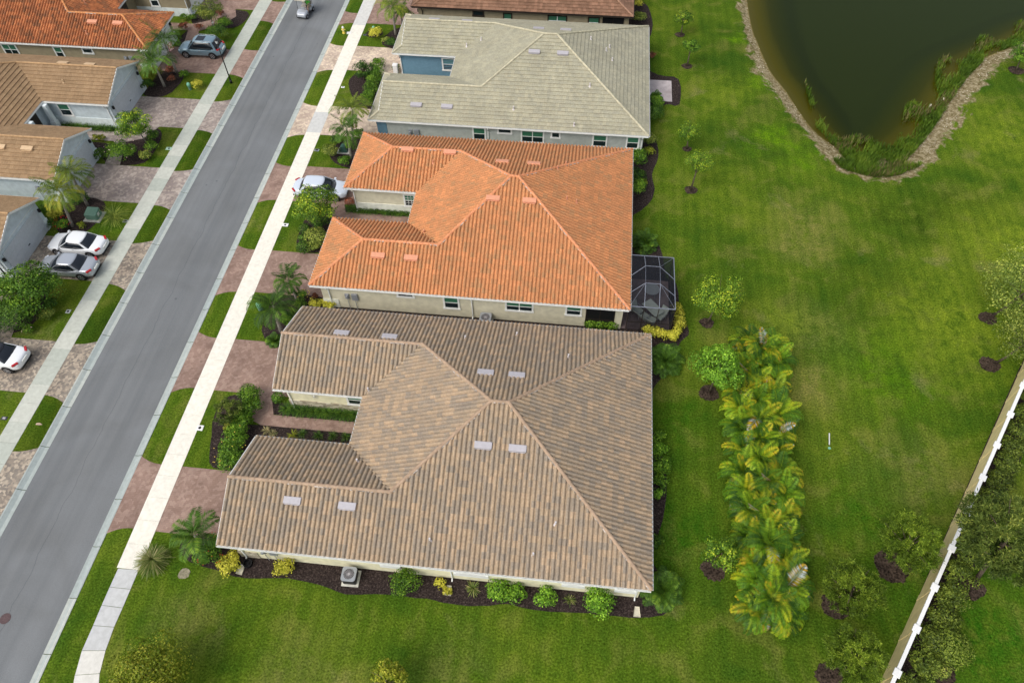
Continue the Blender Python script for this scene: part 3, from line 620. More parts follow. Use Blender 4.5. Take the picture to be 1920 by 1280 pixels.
    if not hip:
        for y0,y1,zm,gg in ((si,wS-si,zS,gS),(W-wN+si,W-si,zN,gN)):
            xg=max(fi,gg+.02); ym=(y0+y1)/2; h=.02
            V=[(X(xg),y0,zt),(X(xg),y1,zt),(X(xg),y1,ZE+pitch*si-.05),(X(xg),ym,zm-.06),(X(xg),y0,ZE+pitch*si-.05)]
            V+=[(X(xg+.15),b_,c_) for a_,b_,c_ in V]
            wm.add(V,[(0,1,2,3,4),(9,8,7,6,5)]+[(i,i+5,(i+1)%5+5,(i+1)%5) for i in range(5)])
    wo_=wm.build('wall',M[wall],root)
    # soffit and fascia
    eo=[(0,0),(L,0),(L,W),(0,W),(0,W-wN),(XI,W-wN),(XI,wS),(0,wS)]
    x0_=.03 if g>0 else fi-.03
    so=MB(); so.prism([(X(x),y) for x,y in [(x0_,.03),(L-.03,.03),(L-.03,W-.03),(x0_,W-.03),(x0_,W-wN+.03),(XI+.03,W-wN+.03),(XI+.03,wS-.03),(x0_,wS-.03)]],zt,zt+.035)
    so.build('soffit',M[fas],root)
    fa=MB(); gu=MB()
    edges=[((0,0),(L,0),(0,-1)),((L,0),(L,W),(1,0)),((L,W),(0,W),(0,1)),((0,W-wN),(XI,W-wN),(0,-1)),((XI,W-wN),(XI,wS),(-1,0)),((XI,wS),(0,wS),(0,1))]
    if g>0: edges+=[((0,0),(0,wS),(-1,0)),((0,W-wN),(0,W),(-1,0))]
    for (p,q,nn) in edges:
        d=Vector((q[0]-p[0],q[1]-p[1],0)).normalized()*.0
        a_=Vector((X(p[0]-nn[0]*.03),p[1]-nn[1]*.03,ZE-.07));b_=Vector((X(q[0]-nn[0]*.03),q[1]-nn[1]*.03,ZE-.07)); fa.bar(a_,b_,.03,.17)
        a2_=Vector((X(p[0]+nn[0]*.06),p[1]+nn[1]*.06,ZE-.055)); b2_=Vector((X(q[0]+nn[0]*.06),q[1]+nn[1]*.06,ZE-.055))
        off=Vector((X(nn[0]),nn[1],0))
        # open gutter: bottom, outer lip, hangers
        gu.bar(a2_-Vector((0,0,.05)),b2_-Vector((0,0,.05)),.12,.012)
        gu.bar(a2_+off*.055,b2_+off*.055,.022,.10)
        Lg=(b2_-a2_).length
        if Lg>1:
            k=int(Lg/.9)
            for i in range(1,k): c=a2_+(b2_-a2_)*(i/k); gu.bar(c-off*.05+Vector((0,0,.04)),c+off*.05+Vector((0,0,.04)),.022,.012)
    if not hip:
        for y0,ym,y1,zm,gg in ((0,wS/2,wS,zS,gS),(W-wN,W-wN/2,W,zN,gN)):
            z0=ZE+pitch*gg
            for ya in (y0+gg,y1-gg):
                fa.bar((X(gg+.0),ya,z0-.045),(X(gg+.0),ym,zm-.045),.05,.15)
    fa.build('fascia',M[fas],root); gu.build('gutter',M[fas],root)
    # ---- vents and pipes on the slopes (positions: along x from front, y from south) ----
    def zroof(x,y):
        z=min(pitch*y,pitch*(W-y),pitch*(L-x))
        if y<wS: zz=min(pitch*y,pitch*(wS-y)) if not hip else min(pitch*y,pitch*(wS-y),pitch*x)
        elif y>W-wN: zz=min(pitch*(W-y),pitch*(y-W+wN)) if not hip else min(pitch*(W-y),pitch*(y-W+wN),pitch*x)
        else: zz=-9
        main=min(z,sw*(x-XI)) if x>XI else -9
        return ZE+max(main,zz)
    def slope(x,y):
        e=.05; gx=(zroof(x+e,y)-zroof(x-e,y))/(2*e); gy=(zroof(x,y+e)-zroof(x,y-e))/(2*e)
        return gx,gy
    for vx,vy in vents:
        x=abs(vx-x0); y=vy-yS; z=zroof(x,y); gx,gy=slope(x,y)
        nrm=Vector((-X(gx),-gy,1)).normalized(); u=nrm.cross(Vector((0,0,1))).normalized(); up=u.cross(nrm).normalized()
        if up.z<0: up=-up
        c=Vector((X(x),y,z))+nrm*(.07 if style=='barrel' else .03); w=.50
        q=[c-u*w-up*.19+nrm*.17,c+u*w-up*.19+nrm*.17,c+u*w+up*.21+nrm*.10,c-u*w+up*.21+nrm*.10]
        qb=[p-nrm*.16 for p in q]
        mb=MB(); mb.add(q+qb,[(0,1,2,3),(0,4,5,1),(1,5,6,2),(2,6,7,3),(3,7,4,0)])
        r1,r2=c-u*(w*.9)-up*.225+nrm*.06,c+u*(w*.9)-up*.225+nrm*.06; mb.bar(r1,r2,.06,.03)
        o=mb.build('roof_vent',M[ventmat],roof,bevel=.012)
    for vx,vy in pipes:
        x=abs(vx-x0); y=vy-yS; z=zroof(x,y); mb=MB(); mb.cyl(X(x),y,z-.05,z+.34,.055,n=10); mb.cyl(X(x),y,z-.02,z+.10,.13,.06,n=10)
        mb.build('vent_pipe',M['pipe' if ventmat=='ventgrey' else ventmat],roof)
    # ---- windows: ('S'|'CN'|..., x0,x1,zsill,ztop, style) ----
    for w in windows:
        side,xa,xb,zb,zt2,sty=w[:6]; tm=w[6] if len(w)>6 else trim
        yw={'S':si,'C':W-wN+si,'N':W-si}[side]; sg=-1
        xa_,xb_=X(abs(xa-x0)),X(abs(xb-x0)); 
        if xa_>xb_: xa_,xb_=xb_,xa_
        fr=MB(); t=.13; tb=.36 if sty=='sill' else t; yo=yw+sg*.055
        fr.box(xa_,yo,zb,xa_+t,yw,zt2); fr.box(xb_-t,yo,zb,xb_,yw,zt2); fr.box(xa_+t,yo,zt2-t*.7,xb_-t,yw,zt2); fr.box(xa_-.03,yo-.03,zb-.02,xb_+.03,yw,zb+tb)
        n=2 if sty in('double',) else 1
        sx=MB(); y1=yw+sg*.035; ia,ib=xa_+t,xb_-t; zi0,zi1=zb+tb,zt2-t*.7
        if n==2: sx.box((ia+ib)/2-.035,y1,zi0,(ia+ib)/2+.035,yw,zi1)
        if sty in('single','double','grid'):
            zm=(zi0+zi1)/2; sx.box(ia,y1-.004,zm-.025,ib,yw,zm+.025)
        fro=fr.build('window',M[tm],root,bevel=0)
        if sx.v:
            if sty=='grid':
                for k in (1,2): sx.box(ia+(ib-ia)*k/3-.012,y1+.004,zi0,ia+(ib-ia)*k/3+.012,yw,zi1)
                for zz in ((zi0+zi1)/2-(zi1-zi0)/4,(zi0+zi1)/2+(zi1-zi0)/4): sx.box(ia,y1+.006,zz-.012,ib,yw,zz+.012)
            sx.build('sash',M['brightwhite'],fro)
        pn=MB(); zm=(zi0+zi1)/2
        pn.box(ia,yw+sg*.018,zm,ib,yw,zi1,0); pn.box(ia,yw+sg*.022,zi0,ib,yw,zm,1)
        pn.build('pane',[M['pane_green'],M['pane_dark']] if sty!='small' else [M['pane_dark'],M['pane_dark']],fro)
    # ---- downspouts ----
    for side,dx in downs:
        yw={'S':si,'C':W-wN+si}[side]; ye={'S':0,'C':W-wN}[side]; x=X(abs(dx-x0)); mb=MB(); s=.05
        P_=[(x,ye-.06,ZE-.12),(x,ye-.04,ZE-.25),(x,yw-.06,ZE-.62),(x,yw-.06,.22),(x,yw-.22,.08)]
        for i in range(4): mb.bar(P_[i],P_[i+1],.09,.07,up=(1,0,0))
        mb.build('downspout',M[fas],root,bevel=.008)
    # ---- garage doors on the street front ----
    if garage:
        for y0,y1 in ((si,wS-si),(W-wN+si,W-si)):
            m_=(y0+y1)/2; hw_=2.35; xf=fi
            gd=MB(); gd.box(X(xf-.02),m_-hw_,0.02,X(xf+.03),m_+hw_,2.15)
            for k in range(1,4): gd.box(X(xf-.028),m_-hw_,.02+k*.53-.012,X(xf-.02),m_+hw_,.02+k*.53+.012)
            d=gd.build('garage_door',M[garagemat],root)
            fr=MB(); 
            fr.box(X(xf-.05),m_-hw_-.1,0,X(xf),m_-hw_,2.25); fr.box(X(xf-.05),m_+hw_,0,X(xf),m_+hw_+.1,2.25); fr.box(X(xf-.05),m_-hw_,2.15,X(xf),m_+hw_,2.25)
            fr.build('door_trim',M[garagemat],root)
            hb=MB(); hb.box(X(xf-.06),m_-.12,.75,X(xf-.028),m_+.12,.80); hb.build('handle',M['black'],d)
            for yy in (m_-hw_-.32,m_+hw_+.32):
                lb=MB(); lb.box(X(xf-.18),yy-.07,1.75,X(xf),yy+.07,2.02); lb.cyl(X(xf-.11),yy,2.02,2.10,.09,.02,8); lb.build('wall_lamp',M['black'],root)
            if wains:
                for ya,yb in ((y0-.04,m_-hw_-.1),(m_+hw_+.1,y1+.04)): wb=MB(); wb.box(X(xf-.05),ya,0,X(xf),yb,.92); wb.build('wainscot',M[wains],root)
    if wains:
        wb=MB(); yw=W-wN+si; wb.box(X(fi-.05),yw-.05,0,X(XI+si),yw,.90); wb.build('wainscot',M[wains],root)
        wb=MB(); wb.box(X(fi-.05),si-.05,0,X(fi+1.1),si,.90); wb.build('wainscot',M[wains],root)
    if court_wall:
        wb=MB(); yw=W-wN+si
        if court_wall=='siding':
            z=.02
            while z<2.5: wb.add([(X(fi),yw-.030,z),(X(XI+si),yw-.030,z),(X(XI+si),yw-.008,z+.16),(X(fi),yw-.008,z+.16),(X(fi),yw-.004,z),(X(XI+si),yw-.004,z)],[(0,1,2,3),(0,4,5,1)] if sgn>0 else [(3,2,1,0),(1,5,4,0)]); z+=.16
            wb.build('lap_siding',M['siding'],root); wb=MB(); wb.box(X(fi-.02),si-.03,.02,X(fi+.85),si-.002,2.5); wb.build('corner_siding',M['siding'],root)
    # entry recess and door in the courtyard
    dm=MB(); xw=XI+si; yc=W/2; dm.box(X(xw-.03),yc-.55,0,X(xw+.01),yc+.55,2.25); dm.build('front_door',M['dkbrown'],root)
    return root
HB=house('tile_roof_house','cream duplex villa with brown barrel tile roof, nearest the camera',-18.45,13.15,17.13,-12.46,-3.90,5.67,6.85,6.75,0,1,'barrel','tile_brown','cap_brown','cream','white',wains='stone',
 windows=[('S',-9.43,-8.30,.88,2.1,'sill'),('S',-5.2,-3.25,.78,2.2,'sill'),('S',.95,2.2,.80,2.2,'sill'),('S',3.9,5.1,.80,2.2,'sill'),('C',-13.9,-12.75,.95,2.15,'single')],
 vents=[(-14.58,26.77+.55),(-11.38,26.79+.55),(-4.62,24.3),(-2.72,24.3),(-4.1,19.4),(-2.15,19.4),(-14.5,15.7),(-11.35,15.7)],
 pipes=[(-12.2,23.9),(-11.6,18.7),(-3.2,28.9),(-6.5,28.0),(.3,26.8),(.3,15.8),(-6.5,14.4),(-.77,14.2)],
 downs=[('S',-17.6),('S',-5.35),('S',5.1),('C',-17.75)],fside=.38)
HO=house('tile_roof_house','beige duplex villa with bright orange barrel tile roof, second from the camera',-18.47,32.35,17.15,-12.59,-4.86,4.27,6.78,6.85,9,1,'barrel','tile_orange','cap_orange','beige','white',wains='pale',
 windows=[('S',-12.3,-11.0,1.75,2.3,'small'),('S',-8.95,-7.75,.85,2.2,'single'),('S',-4.45,-2.4,1.15,2.25,'double'),('S',-.15,1.05,1.15,2.25,'single'),('C',-13.9,-12.9,.8,2.1,'grid')],
 vents=[(-13.79,45.95),(-10.36,45.95),(-5.89,43.9),(-3.45,43.9),(-6.0,39.25),(-3.35,39.25),(-13.8,34.7),(-11.4,34.7)],
 pipes=[(-11.5,33.5),(-.7,40.6),(0.03,40.65),(-1.6,43.4),(-1.0,44.4),(-11.4,47.0),(-11.6,45.0),(-11.0,37.5)],ventmat='ventorange',
 downs=[('S',-17.35),('S',-6.85),('C',-17.95)])
HG=house('tile_roof_house','blue and grey duplex villa with pale grey-green flat tile roof',-18.5,51.4,17.0,-12.37,-4.0,5.65,6.85,6.8,.75,1,'flat','tile_grey','cap_grey','greywall','brightwhite',court_wall='siding',
 windows=[('S',-9.5,-8.3,.95,2.3,'single'),('S',-7.3,-6.0,1.8,2.35,'small'),('S',-5.25,-3.2,1.0,2.3,'double'),('S',-2.65,-1.8,1.65,2.3,'small'),('S',.95,2.25,1.0,2.3,'single'),('S',3.85,5.0,1.0,2.3,'single'),('C',-13.9,-12.6,.9,2.25,'single')],
 vents=[(-15.0,65.3),(-11.8,65.3),(-4.7,62.6),(-2.2,62.6),(-4.7,58.2),(-2.2,58.2),(-14.5,52.9),(-11.8,52.9)],
 pipes=[(-11.5,62.6),(-10.1,62.8),(.14,61.5),(1.9,61.6),(1.6,60.9),(2.2,59.8),(.37,55.4),(-.7,51.9),(-6,53)],
 downs=[('S',-8.1),('S',5.2),('C',-17.9)])
HH=house('tile_roof_house','tan villa with chocolate brown tile roof and dark trim at the top of the photo',-18.28,70.0,17.0,-12.3,-4.3,4.17,6.8,6.8,9,1,'flat','tile_choc','cap_choc','tanwall','dkbrown',fas='dkbrown',
 windows=[('S',-12.1,-10.9,1.8,2.4,'small'),('S',-8.95,-8.0,1.0,2.3,'single'),('S',-4.4,-2.4,1.1,2.3,'double'),('S',-.3,.9,1.1,2.3,'single')],
 vents=[(-13.8,72.4),(-11,72.4)],pipes=[(-9,71.5)],downs=[('S',-17.3)])
HT=house('tile_roof_house','blue-grey gabled duplex villa with tan flat tile roof across the street',-42.2,41.2,16.8,-48.4,-56.7,-66.2,6.65,6.75,0,-1,'flat','tile_tan','cap_tan','westwall','white',wains='westpale',
 windows=[('C',-47.55,-46.35,.95,2.3,'single')],vents=[(-47.7,55.2),(-45.1,55.2),(-45.1,43.6),(-47.5,43.6)],pipes=[(-46.8,53.0),(-47.5,49.6),(-50.5,47.3)],ventmat='venttan',fi_=.28,downs=[('C',-42.75),('S',-42.75)])
HR=house('tile_roof_house','beige villa with rust orange barrel tile roof at the top left corner',-42.2,59.95,17.1,-48.3,-55.3,-66.2,6.65,6.8,9,-1,'barrel','tile_rust','cap_rust','tanwall','white',wains='westpale',
 windows=[('S',-57.7,-56.1,1.05,2.3,'double'),('S',-52.3,-51.35,1.05,2.3,'single'),('S',-49.3,-48.15,1.7,2.3,'small'),('C',-46.9,-45.9,.95,2.3,'single')],
 vents=[(-48.3,62.4),(-45.7,62.4)],pipes=[(-48.6,61.2),(-50.5,65.5)],ventmat='ventorange',downs=[('S',-42.9),('C',-42.9)],garagemat='white')
H3=house('tile_roof_house','blue-grey gabled villa with tan tile roof behind the two parked sedans',-42.35,22.2,16.85,-48.5,-56.7,-66.2,6.65,6.4,0,-1,'flat','tile_tan','cap_tan','westwall','white',wains='westpale',
 windows=[],vents=[],pipes=[],ventmat='venttan',fi_=.28,downs=[('C',-42.9)])
# wall-mounted things that belong to a house
def on_house(root,mb,name,mat,label=None,**k):
    o=mb.build(name,mat,root,**k)
    if label:o['label']=label
    return o
def rel(root,x,y): return x-root.location.x,y-root.location.y
def meter(root,x,y,z=1.15):
    lx,ly=rel(root,x,y); mb=MB(); mb.box(lx,ly-.12,z,lx+.30,ly,z+.5); mb.box(lx+.5,ly-.14,z-.1,lx+.95,ly,z+.55); mb.tube([(lx+.15,ly-.08,0),(lx+.15,ly-.08,z)],.025,8); mb.tube([(lx+.7,ly-.08,0),(lx+.7,ly-.08,z)],.025,8)
    mb.tube([(lx+.15,ly-.12,z+.28),(lx+.15,ly-.24,z+.28)],.10,12); on_house(root,mb,'utility_meter',M['lead'],bevel=.01)
meter(HB,-16.4,13.53); meter(HO,-16.2,32.7); meter(HG,-15.2,51.75); meter(HH,-16.2,70.35); meter(HR,-45.2,60.3); meter(HT,-44.6,41.55)
lx,ly=rel(HB,-16.05,23.91); mb=MB()
for i in range(16):
    a=2*math.pi*i/16; r=.45 if i%2 else .32; c=(lx,ly-.05,1.62)
    mb.add([(lx+math.cos(a)*r,ly-.04,1.62+math.sin(a)*r),(lx+math.cos(a+.16)*.12,ly-.06,1.62+math.sin(a+.16)*.12),(lx+math.cos(a-.16)*.12,ly-.06,1.62+math.sin(a-.16)*.12)],[(0,1,2),(2,1,0)])
mb.cyl(lx,ly-.06,1.55,1.69,.05,n=8); on_house(HB,mb,'starburst_ornament',M['brightwhite'],'white metal starburst hung on the cream wall')
# entry porch columns of the villa across the street
for root,xc,yc in ((HT,-48.1,48.4),(HT,-48.1,50.9)):
    lx,ly=rel(root,xc,yc); mb=MB(); mb.box(lx-.18,ly-.18,0,lx+.18,ly+.18,2.56); mb.box(lx-.25,ly-.25,0,lx+.25,ly+.25,.9); on_house(root,mb,'porch_column',M['westpale'])
# screened lanai opening under the orange roof and under the chocolate roof
for root,xa,xb,yw in ((HO,1.35,3.35,32.70),(HH,1.2,3.3,70.35)):
    lx,ly=rel(root,xa,yw); lx2,_=rel(root,xb,yw); mb=MB(); mb.box(lx,ly-.02,.03,lx2,ly,2.5); on_house(root,mb,'lanai_screen',M['black'])
    mb=MB(); 
    for k in range(3): xx=lx+(lx2-lx)*k/2; mb.box(xx-.03,ly-.05,.03,xx+.03,ly-.02,2.5)
    mb.box(lx,ly-.05,.9,lx2,ly-.021,.95); on_house(root,mb,'lanai_frame',M['dkbrown'])
# ================= VEGETATION =================
def mpp(px,py,z): a=at(px,py,z);b=at(px+10,py,z); return math.hypot(a[0]-b[0],a[1]-b[1])/10
def solve_h(base,cx,cy,lo=.3,hi=7):
    best=(1e9,lo)
    for i in range(120):
        z=lo+(hi-lo)*i/119; p=at(cx,cy,z); d=math.hypot(p[0]-base[0],p[1]-base[1])
        if d<best[0]: best=(d,z)
    return best[1]
def quads_mesh(name,c,d,w,l,wd,rv,tip=1.0):
    "leaf quads: centre c, axis d, side w, length l, width wd, tone value rv (numpy arrays)"
    k=len(c); a=c-d*l[:,None]*.5; b=c+d*l[:,None]*.5; s=w*wd[:,None]*.5
    V=np.stack([a-s*.6,a+s*.6,b+s*tip*.6,b-s*tip*.6],1)
    if tip<.5: V=np.stack([a,c+s,b,c-s],1)
    me=bpy.data.meshes.new(name); V=V.reshape(-1,3)
    me.vertices.add(4*k); me.vertices.foreach_set('co',V.ravel().astype(np.float32))
    me.loops.add(4*k); me.loops.foreach_set('vertex_index',np.arange(4*k,dtype=np.int32))
    me.polygons.add(k); me.polygons.foreach_set('loop_start',np.arange(0,4*k,4,dtype=np.int32))
    uv=me.uv_layers.new(name='UVMap'); u=np.stack([np.repeat(np.clip(rv,.001,.999),4),np.full(4*k,.5)],1)
    uv.data.foreach_set('uv',u.ravel().astype(np.float32)); me.update(calc_edges=True); return me
def unit(v): return v/np.maximum(np.linalg.norm(v,axis=-1,keepdims=True),1e-9)
def leafcloud(name,r,h,n,ls,clumps=0,seed=0,zc=None,shape='dome',aspect=.6,spread=.75):
    "leaves over lumpy clumps; r radius, h height, ls leaf length"
    q=np.random.default_rng(seed+11); zc=h*.5 if zc is None else zc
    if clumps:
        dirs=unit(q.normal(size=(clumps,3))); rad=q.uniform(.25,1,clumps)**.5
        if shape=='dome': dirs[:,2]=np.abs(dirs[:,2])*.9-.15
        cc=dirs*rad[:,None]*np.array([r,r,h*.5])*spread; cr=q.uniform(.30,.50,clumps)*r*(1 if clumps<30 else .8)
        cb=q.uniform(-.22,.22,clumps)
        pick=q.integers(0,clumps,n); dd=unit(q.normal(size=(n,3))); dd[:,2]=np.where(dd[:,2]<-.2,-dd[:,2]*.7,dd[:,2])
        rr=q.uniform(.55,1,n)**.5
        P=cc[pick]+dd*(cr[pick]*rr)[:,None]*np.array([1,1,.8]); out=unit(dd+.35*unit(cc[pick]+1e-6)); base=cb[pick]
        rv=.45+base+.30*(dd[:,2]*rr)+q.normal(0,.16,n)  # random tone plus painted shading: clump tops lighter, undersides darker
    else:
        dd=unit(q.normal(size=(n,3))); dd[:,2]=np.where(dd[:,2]<-.35,-dd[:,2],dd[:,2])
        lob=unit(q.normal(size=(9,3))); lob[:,2]=abs(lob[:,2]); bumpv=1+.16*np.max(np.clip(dd@lob.T,0,1)**6,1)-.06+q.normal(0,.05,n)
        rr=q.uniform(.5,1,n)**.35*bumpv
        P=dd*rr[:,None]*np.array([r,r,h*.5]); out=dd
        rv=.35+.35*(rr-.7)/.4+.18*dd[:,2]+q.normal(0,.16,n)  # random tone plus painted shading: inner leaves darker, upper ones lighter
    P=P+np.array([0,0,zc]); P[:,2]=np.maximum(P[:,2],.04)
    d=unit(out+q.normal(0,.55,(n,3))); sd_=unit(np.cross(d,q.normal(size=(n,3))))
    # leaf blades face outward-ish: axis across the outward direction
    ax=unit(np.cross(out+q.normal(0,.45,(n,3)),sd_)); wv=unit(np.cross(ax,out+q.normal(0,.3,(n,3))))
    l=ls*q.uniform(.7,1.3,n)
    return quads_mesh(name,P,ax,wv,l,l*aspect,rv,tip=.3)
def needlecloud(name,r,h,n,ls,seed,clumps=40,zc=None):
    q=np.random.default_rng(seed+5); zc=h*.5 if zc is None else zc
    dirs=unit(q.normal(size=(clumps,3))); rad=q.uniform(.2,1,clumps)**.5; cc=dirs*rad[:,None]*np.array([r,r,h*.5])*.88
    pick=q.integers(0,clumps,n); dd=unit(q.normal(size=(n,3))+unit(cc[pick])*.6+np.array([0,0,.25]))
    P=cc[pick]+dd*ls*.5+q.normal(0,r*.045,(n,3)); P[:,2]+=zc; P[:,2]=np.maximum(P[:,2],.05)
    rv=.35+.25*unit(cc[pick])[:,2]+q.normal(0,.17,n)+q.uniform(-.15,.15,clumps)[pick]  # shading painted into the tone: upper clumps lighter, lower ones darker
    return quads_mesh(name,P,dd,unit(np.cross(dd,q.normal(size=(n,3)))),ls*q.uniform(.7,1.3,n),np.full(n,ls*.22),rv,.3)
SEED=[100]
def nxt(): SEED[0]+=1; return SEED[0]
def bush(px,py,rpx,mat,label,name='shrub',cat='shrub',group=None,leaf=.11,hf=1.5,dens=1.0,flower=None,nfl=0,clumps=0,world=None):
    "mounded shrub; px,py = middle of its foliage in the photograph"
    if world: x,y,r=world
    else:
        r=rpx*mpp(px,py,.5); h=hf*r; x,y,_=at(px,py,h*.5)
    h=hf*r
    r*=1.2; h*=1.1; n=int(dens*15*r*r/(leaf*leaf*.6)); n=max(320,min(n,7500)); clumps=int(clumps*1.6)
    s=nxt(); me=leafcloud('foliage',r,h,n,leaf,clumps,s)
    o=link(name,me,None,M[mat]); o.location=(x,y,0); tag(o,label,cat,group)
    if flower:
        q=np.random.default_rng(s); d=unit(q.normal(size=(nfl,3))); d[:,2]=abs(d[:,2])*.9+.1; P=d*np.array([r,r,h*.5])*1.03+np.array([0,0,h*.5])
        mb=MB()
        for p in P:
            t=.042; mb.add([tuple(p+np.array(v)*t) for v in ((1,0,0),(0,1,0),(-1,0,0),(0,-1,0),(0,0,1),(0,0,-1))],[(0,1,4),(1,2,4),(2,3,4),(3,0,4),(1,0,5),(2,1,5),(3,2,5),(0,3,5)])
        f=mb.build('flowers',M[flower],o); f['kind']='stuff'
    return o
def limbs(mb,top,r,h,zc,seed,n=9,w=.035,lean=(0,0)):
    q=random.Random(seed)
    for i in range(n):
        a=2*math.pi*i/n+q.uniform(-.3,.3); z0=top*q.uniform(.55,1); k=q.uniform(.5,.85)
        p0=(lean[0]*z0/max(zc,.1),lean[1]*z0/max(zc,.1),z0); p2=(lean[0]+math.cos(a)*r*k,lean[1]+math.sin(a)*r*k,zc+h*q.uniform(-.05,.35))
        p1=((p0[0]+p2[0])/2,(p0[1]+p2[1])/2,(p0[2]+p2[2])/2+.1); mb.tube([p0,p1,p2],[w,w*.6,w*.25],5)
def tree(bx,by,cx,cy,rpx,mat,label,name='yard_tree',cat='tree',group=None,leaf=.13,n=2600,hf=1.3,kind='leaf',clumps=34,tr=.06,hgt=None,spread=.85,trunk='trunk'):
    base=at(bx,by,0); hc=hgt or solve_h(base,cx,cy,.8,6.5); c=at(cx,cy,hc); r=rpx*mpp(cx,cy,hc)*1.06; h=hf*r*1.0; n=int(n*1.5)
    root=empty(name,(base[0],base[1],0),0,label,cat,group); lx,ly=c[0]-base[0],c[1]-base[1]; s=nxt()
    lo=max(hc-h*.45,hc*.35)
    mb=MB(); mb.tube([(0,0,-.03),(lx*.3,ly*.3,lo*.5),(lx*.8,ly*.8,hc)],[tr*1.35,tr,tr*.5],8); limbs(mb,hc,r,h,hc,s,9,tr*.45,(lx,ly))
    mb.build('trunk',M[trunk],root,smooth=True)
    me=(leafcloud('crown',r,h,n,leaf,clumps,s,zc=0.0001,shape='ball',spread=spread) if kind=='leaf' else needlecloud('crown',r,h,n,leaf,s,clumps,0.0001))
    co=np.zeros(len(me.vertices)*3,np.float32); me.vertices.foreach_get('co',co); co=co.reshape(-1,3)
    return root,me,(lx,ly,hc),s,(r,h)
def tree_ok(*a,**k):
    root,me,off,s,(r,h)=tree(*a,**k)
    o=link('crown',me,root,M[a[5]]); o.location=off; return root
# leaf clouds for trees must be allowed below their centre: rebuild leafcloud without the floor clamp
_lc=leafcloud
def leafcloud(name,r,h,n,ls,clumps=0,seed=0,zc=None,shape='dome',aspect=.6,spread=.75):
    if shape!='ball': return _lc(name,r,h,n,ls,clumps,seed,zc,shape,aspect,spread)
    me=_lc(name,r,h,n,ls,clumps,seed,50.0,shape,aspect,spread); me.transform(Matrix.Translation((0,0,-50))); return me
_nc=needlecloud
def needlecloud(name,r,h,n,ls,seed,clumps=40,zc=None):
    me=_nc(name,r,h,n,ls,seed,clumps,50.0); me.transform(Matrix.Translation((0,0,-50))); return me
def fronds(name,n,length,droop,seed,leaflets=22,lw=.05,ll=.42,up=(.2,1.25),vshape=.5,rvb=(.2,.8),young=2,az=None,zoff=0,nv=.12):
    "palm crown: arching fronds with two rows of leaflets"
    q=np.random.default_rng(seed); C_=[];D_=[];W_=[];Ls=[];Wd=[];RV=[]
    for i in range(n):
        a=2*math.pi*i*.618+q.uniform(-.25,.25) if az is None else az[i]
        el=q.uniform(*up) if i>=young else q.uniform(1.2,1.45); L_=length*q.uniform(.8,1.1); fr=q.uniform(*rvb)
        hd=np.array([math.cos(a),math.sin(a),0]); m=leaflets; p=np.array([0,0,zoff],float); e=el; step=L_/m
        twist=q.uniform(-.5,.5); side=np.array([-math.sin(a),math.cos(a),0])
        for j in range(m):
            t=j/(m-1); e=el-droop*(t**1.4)*(1.25 if i>=young else .45); d=hd*math.cos(e)+np.array([0,0,math.sin(e)]); p2=p+d*step
            nrm=np.cross(d,side); nrm=nrm*np.sign(nrm[2]+1e-9)
            C_.append((p+p2)/2);D_.append(d);W_.append(side);Ls.append(step*1.1);Wd.append(.035*(1-t)+.012);RV.append(.95 if fr>.9 else .6)
            if t>.1:
                lf=ll*(math.sin(math.pi*min(1,(t*.88+.12)))**.6*.9+.15)*q.uniform(.85,1.1)
                for sg in (-1,1):
                    dd=unit(side*sg*.80+d*.55-np.array([0,0,1])*vshape*q.uniform(.5,1.1)+nrm*.12)
                    c=(p+p2)/2+dd*lf*.5
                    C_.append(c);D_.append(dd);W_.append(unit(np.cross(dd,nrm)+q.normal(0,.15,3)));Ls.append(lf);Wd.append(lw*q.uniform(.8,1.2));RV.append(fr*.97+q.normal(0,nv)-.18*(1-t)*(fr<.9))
            p=p2
    return quads_mesh(name,np.array(C_),np.array(D_),np.array(W_),np.array(Ls),np.array(Wd),np.array(RV),.3)
def palm(bx,by,cx,cy,rpx,label,mat='lf_palm',n=15,group='feather palms in the front gardens',tr=.10,hgt=None,droop=1.7,name='feather_palm'):
    base=at(bx,by,0); hc=hgt or solve_h(base,cx,cy,.8,6.0); c=at(cx,cy,hc); r=rpx*mpp(cx,cy,hc)
    root=empty(name,(base[0],base[1],0),0,label,'palm',group); lx,ly=c[0]-base[0],c[1]-base[1]; s=nxt(); mb=MB(); n=int(n*1.05)
    mb.tube([(0,0,-.02),(lx*.1,ly*.1,hc*.15),(lx*.45,ly*.45,hc*.55),(lx,ly,hc-.35),(lx,ly,hc+.05)],[tr*1.5,tr*1.25,tr*.95,tr*.8,tr*.55],9)
    mb.build('trunk',M['palmtrunk'],root,smooth=True)
    o=link('crown',fronds('crown',n,r*1.42,droop,s,38,.050,.30*r+.10),root,M[mat]); o.location=(lx,ly,hc); return root
def clump_palm(px,py,rpx,label,mat='lf_palm',n=34,group=None,name='clumping_palm',hc=.5,up=(.25,1.4)):
    x,y,_=at(px,py,hc); r=rpx*mpp(px,py,hc); o=link(name,fronds('crown',int(n*1.3),r*1.25,1.25,nxt(),30,.045,.28*r+.1,up=up,young=4),None,M[mat]); o.location=(x,y,.15); tag(o,label,'palm',group); return o
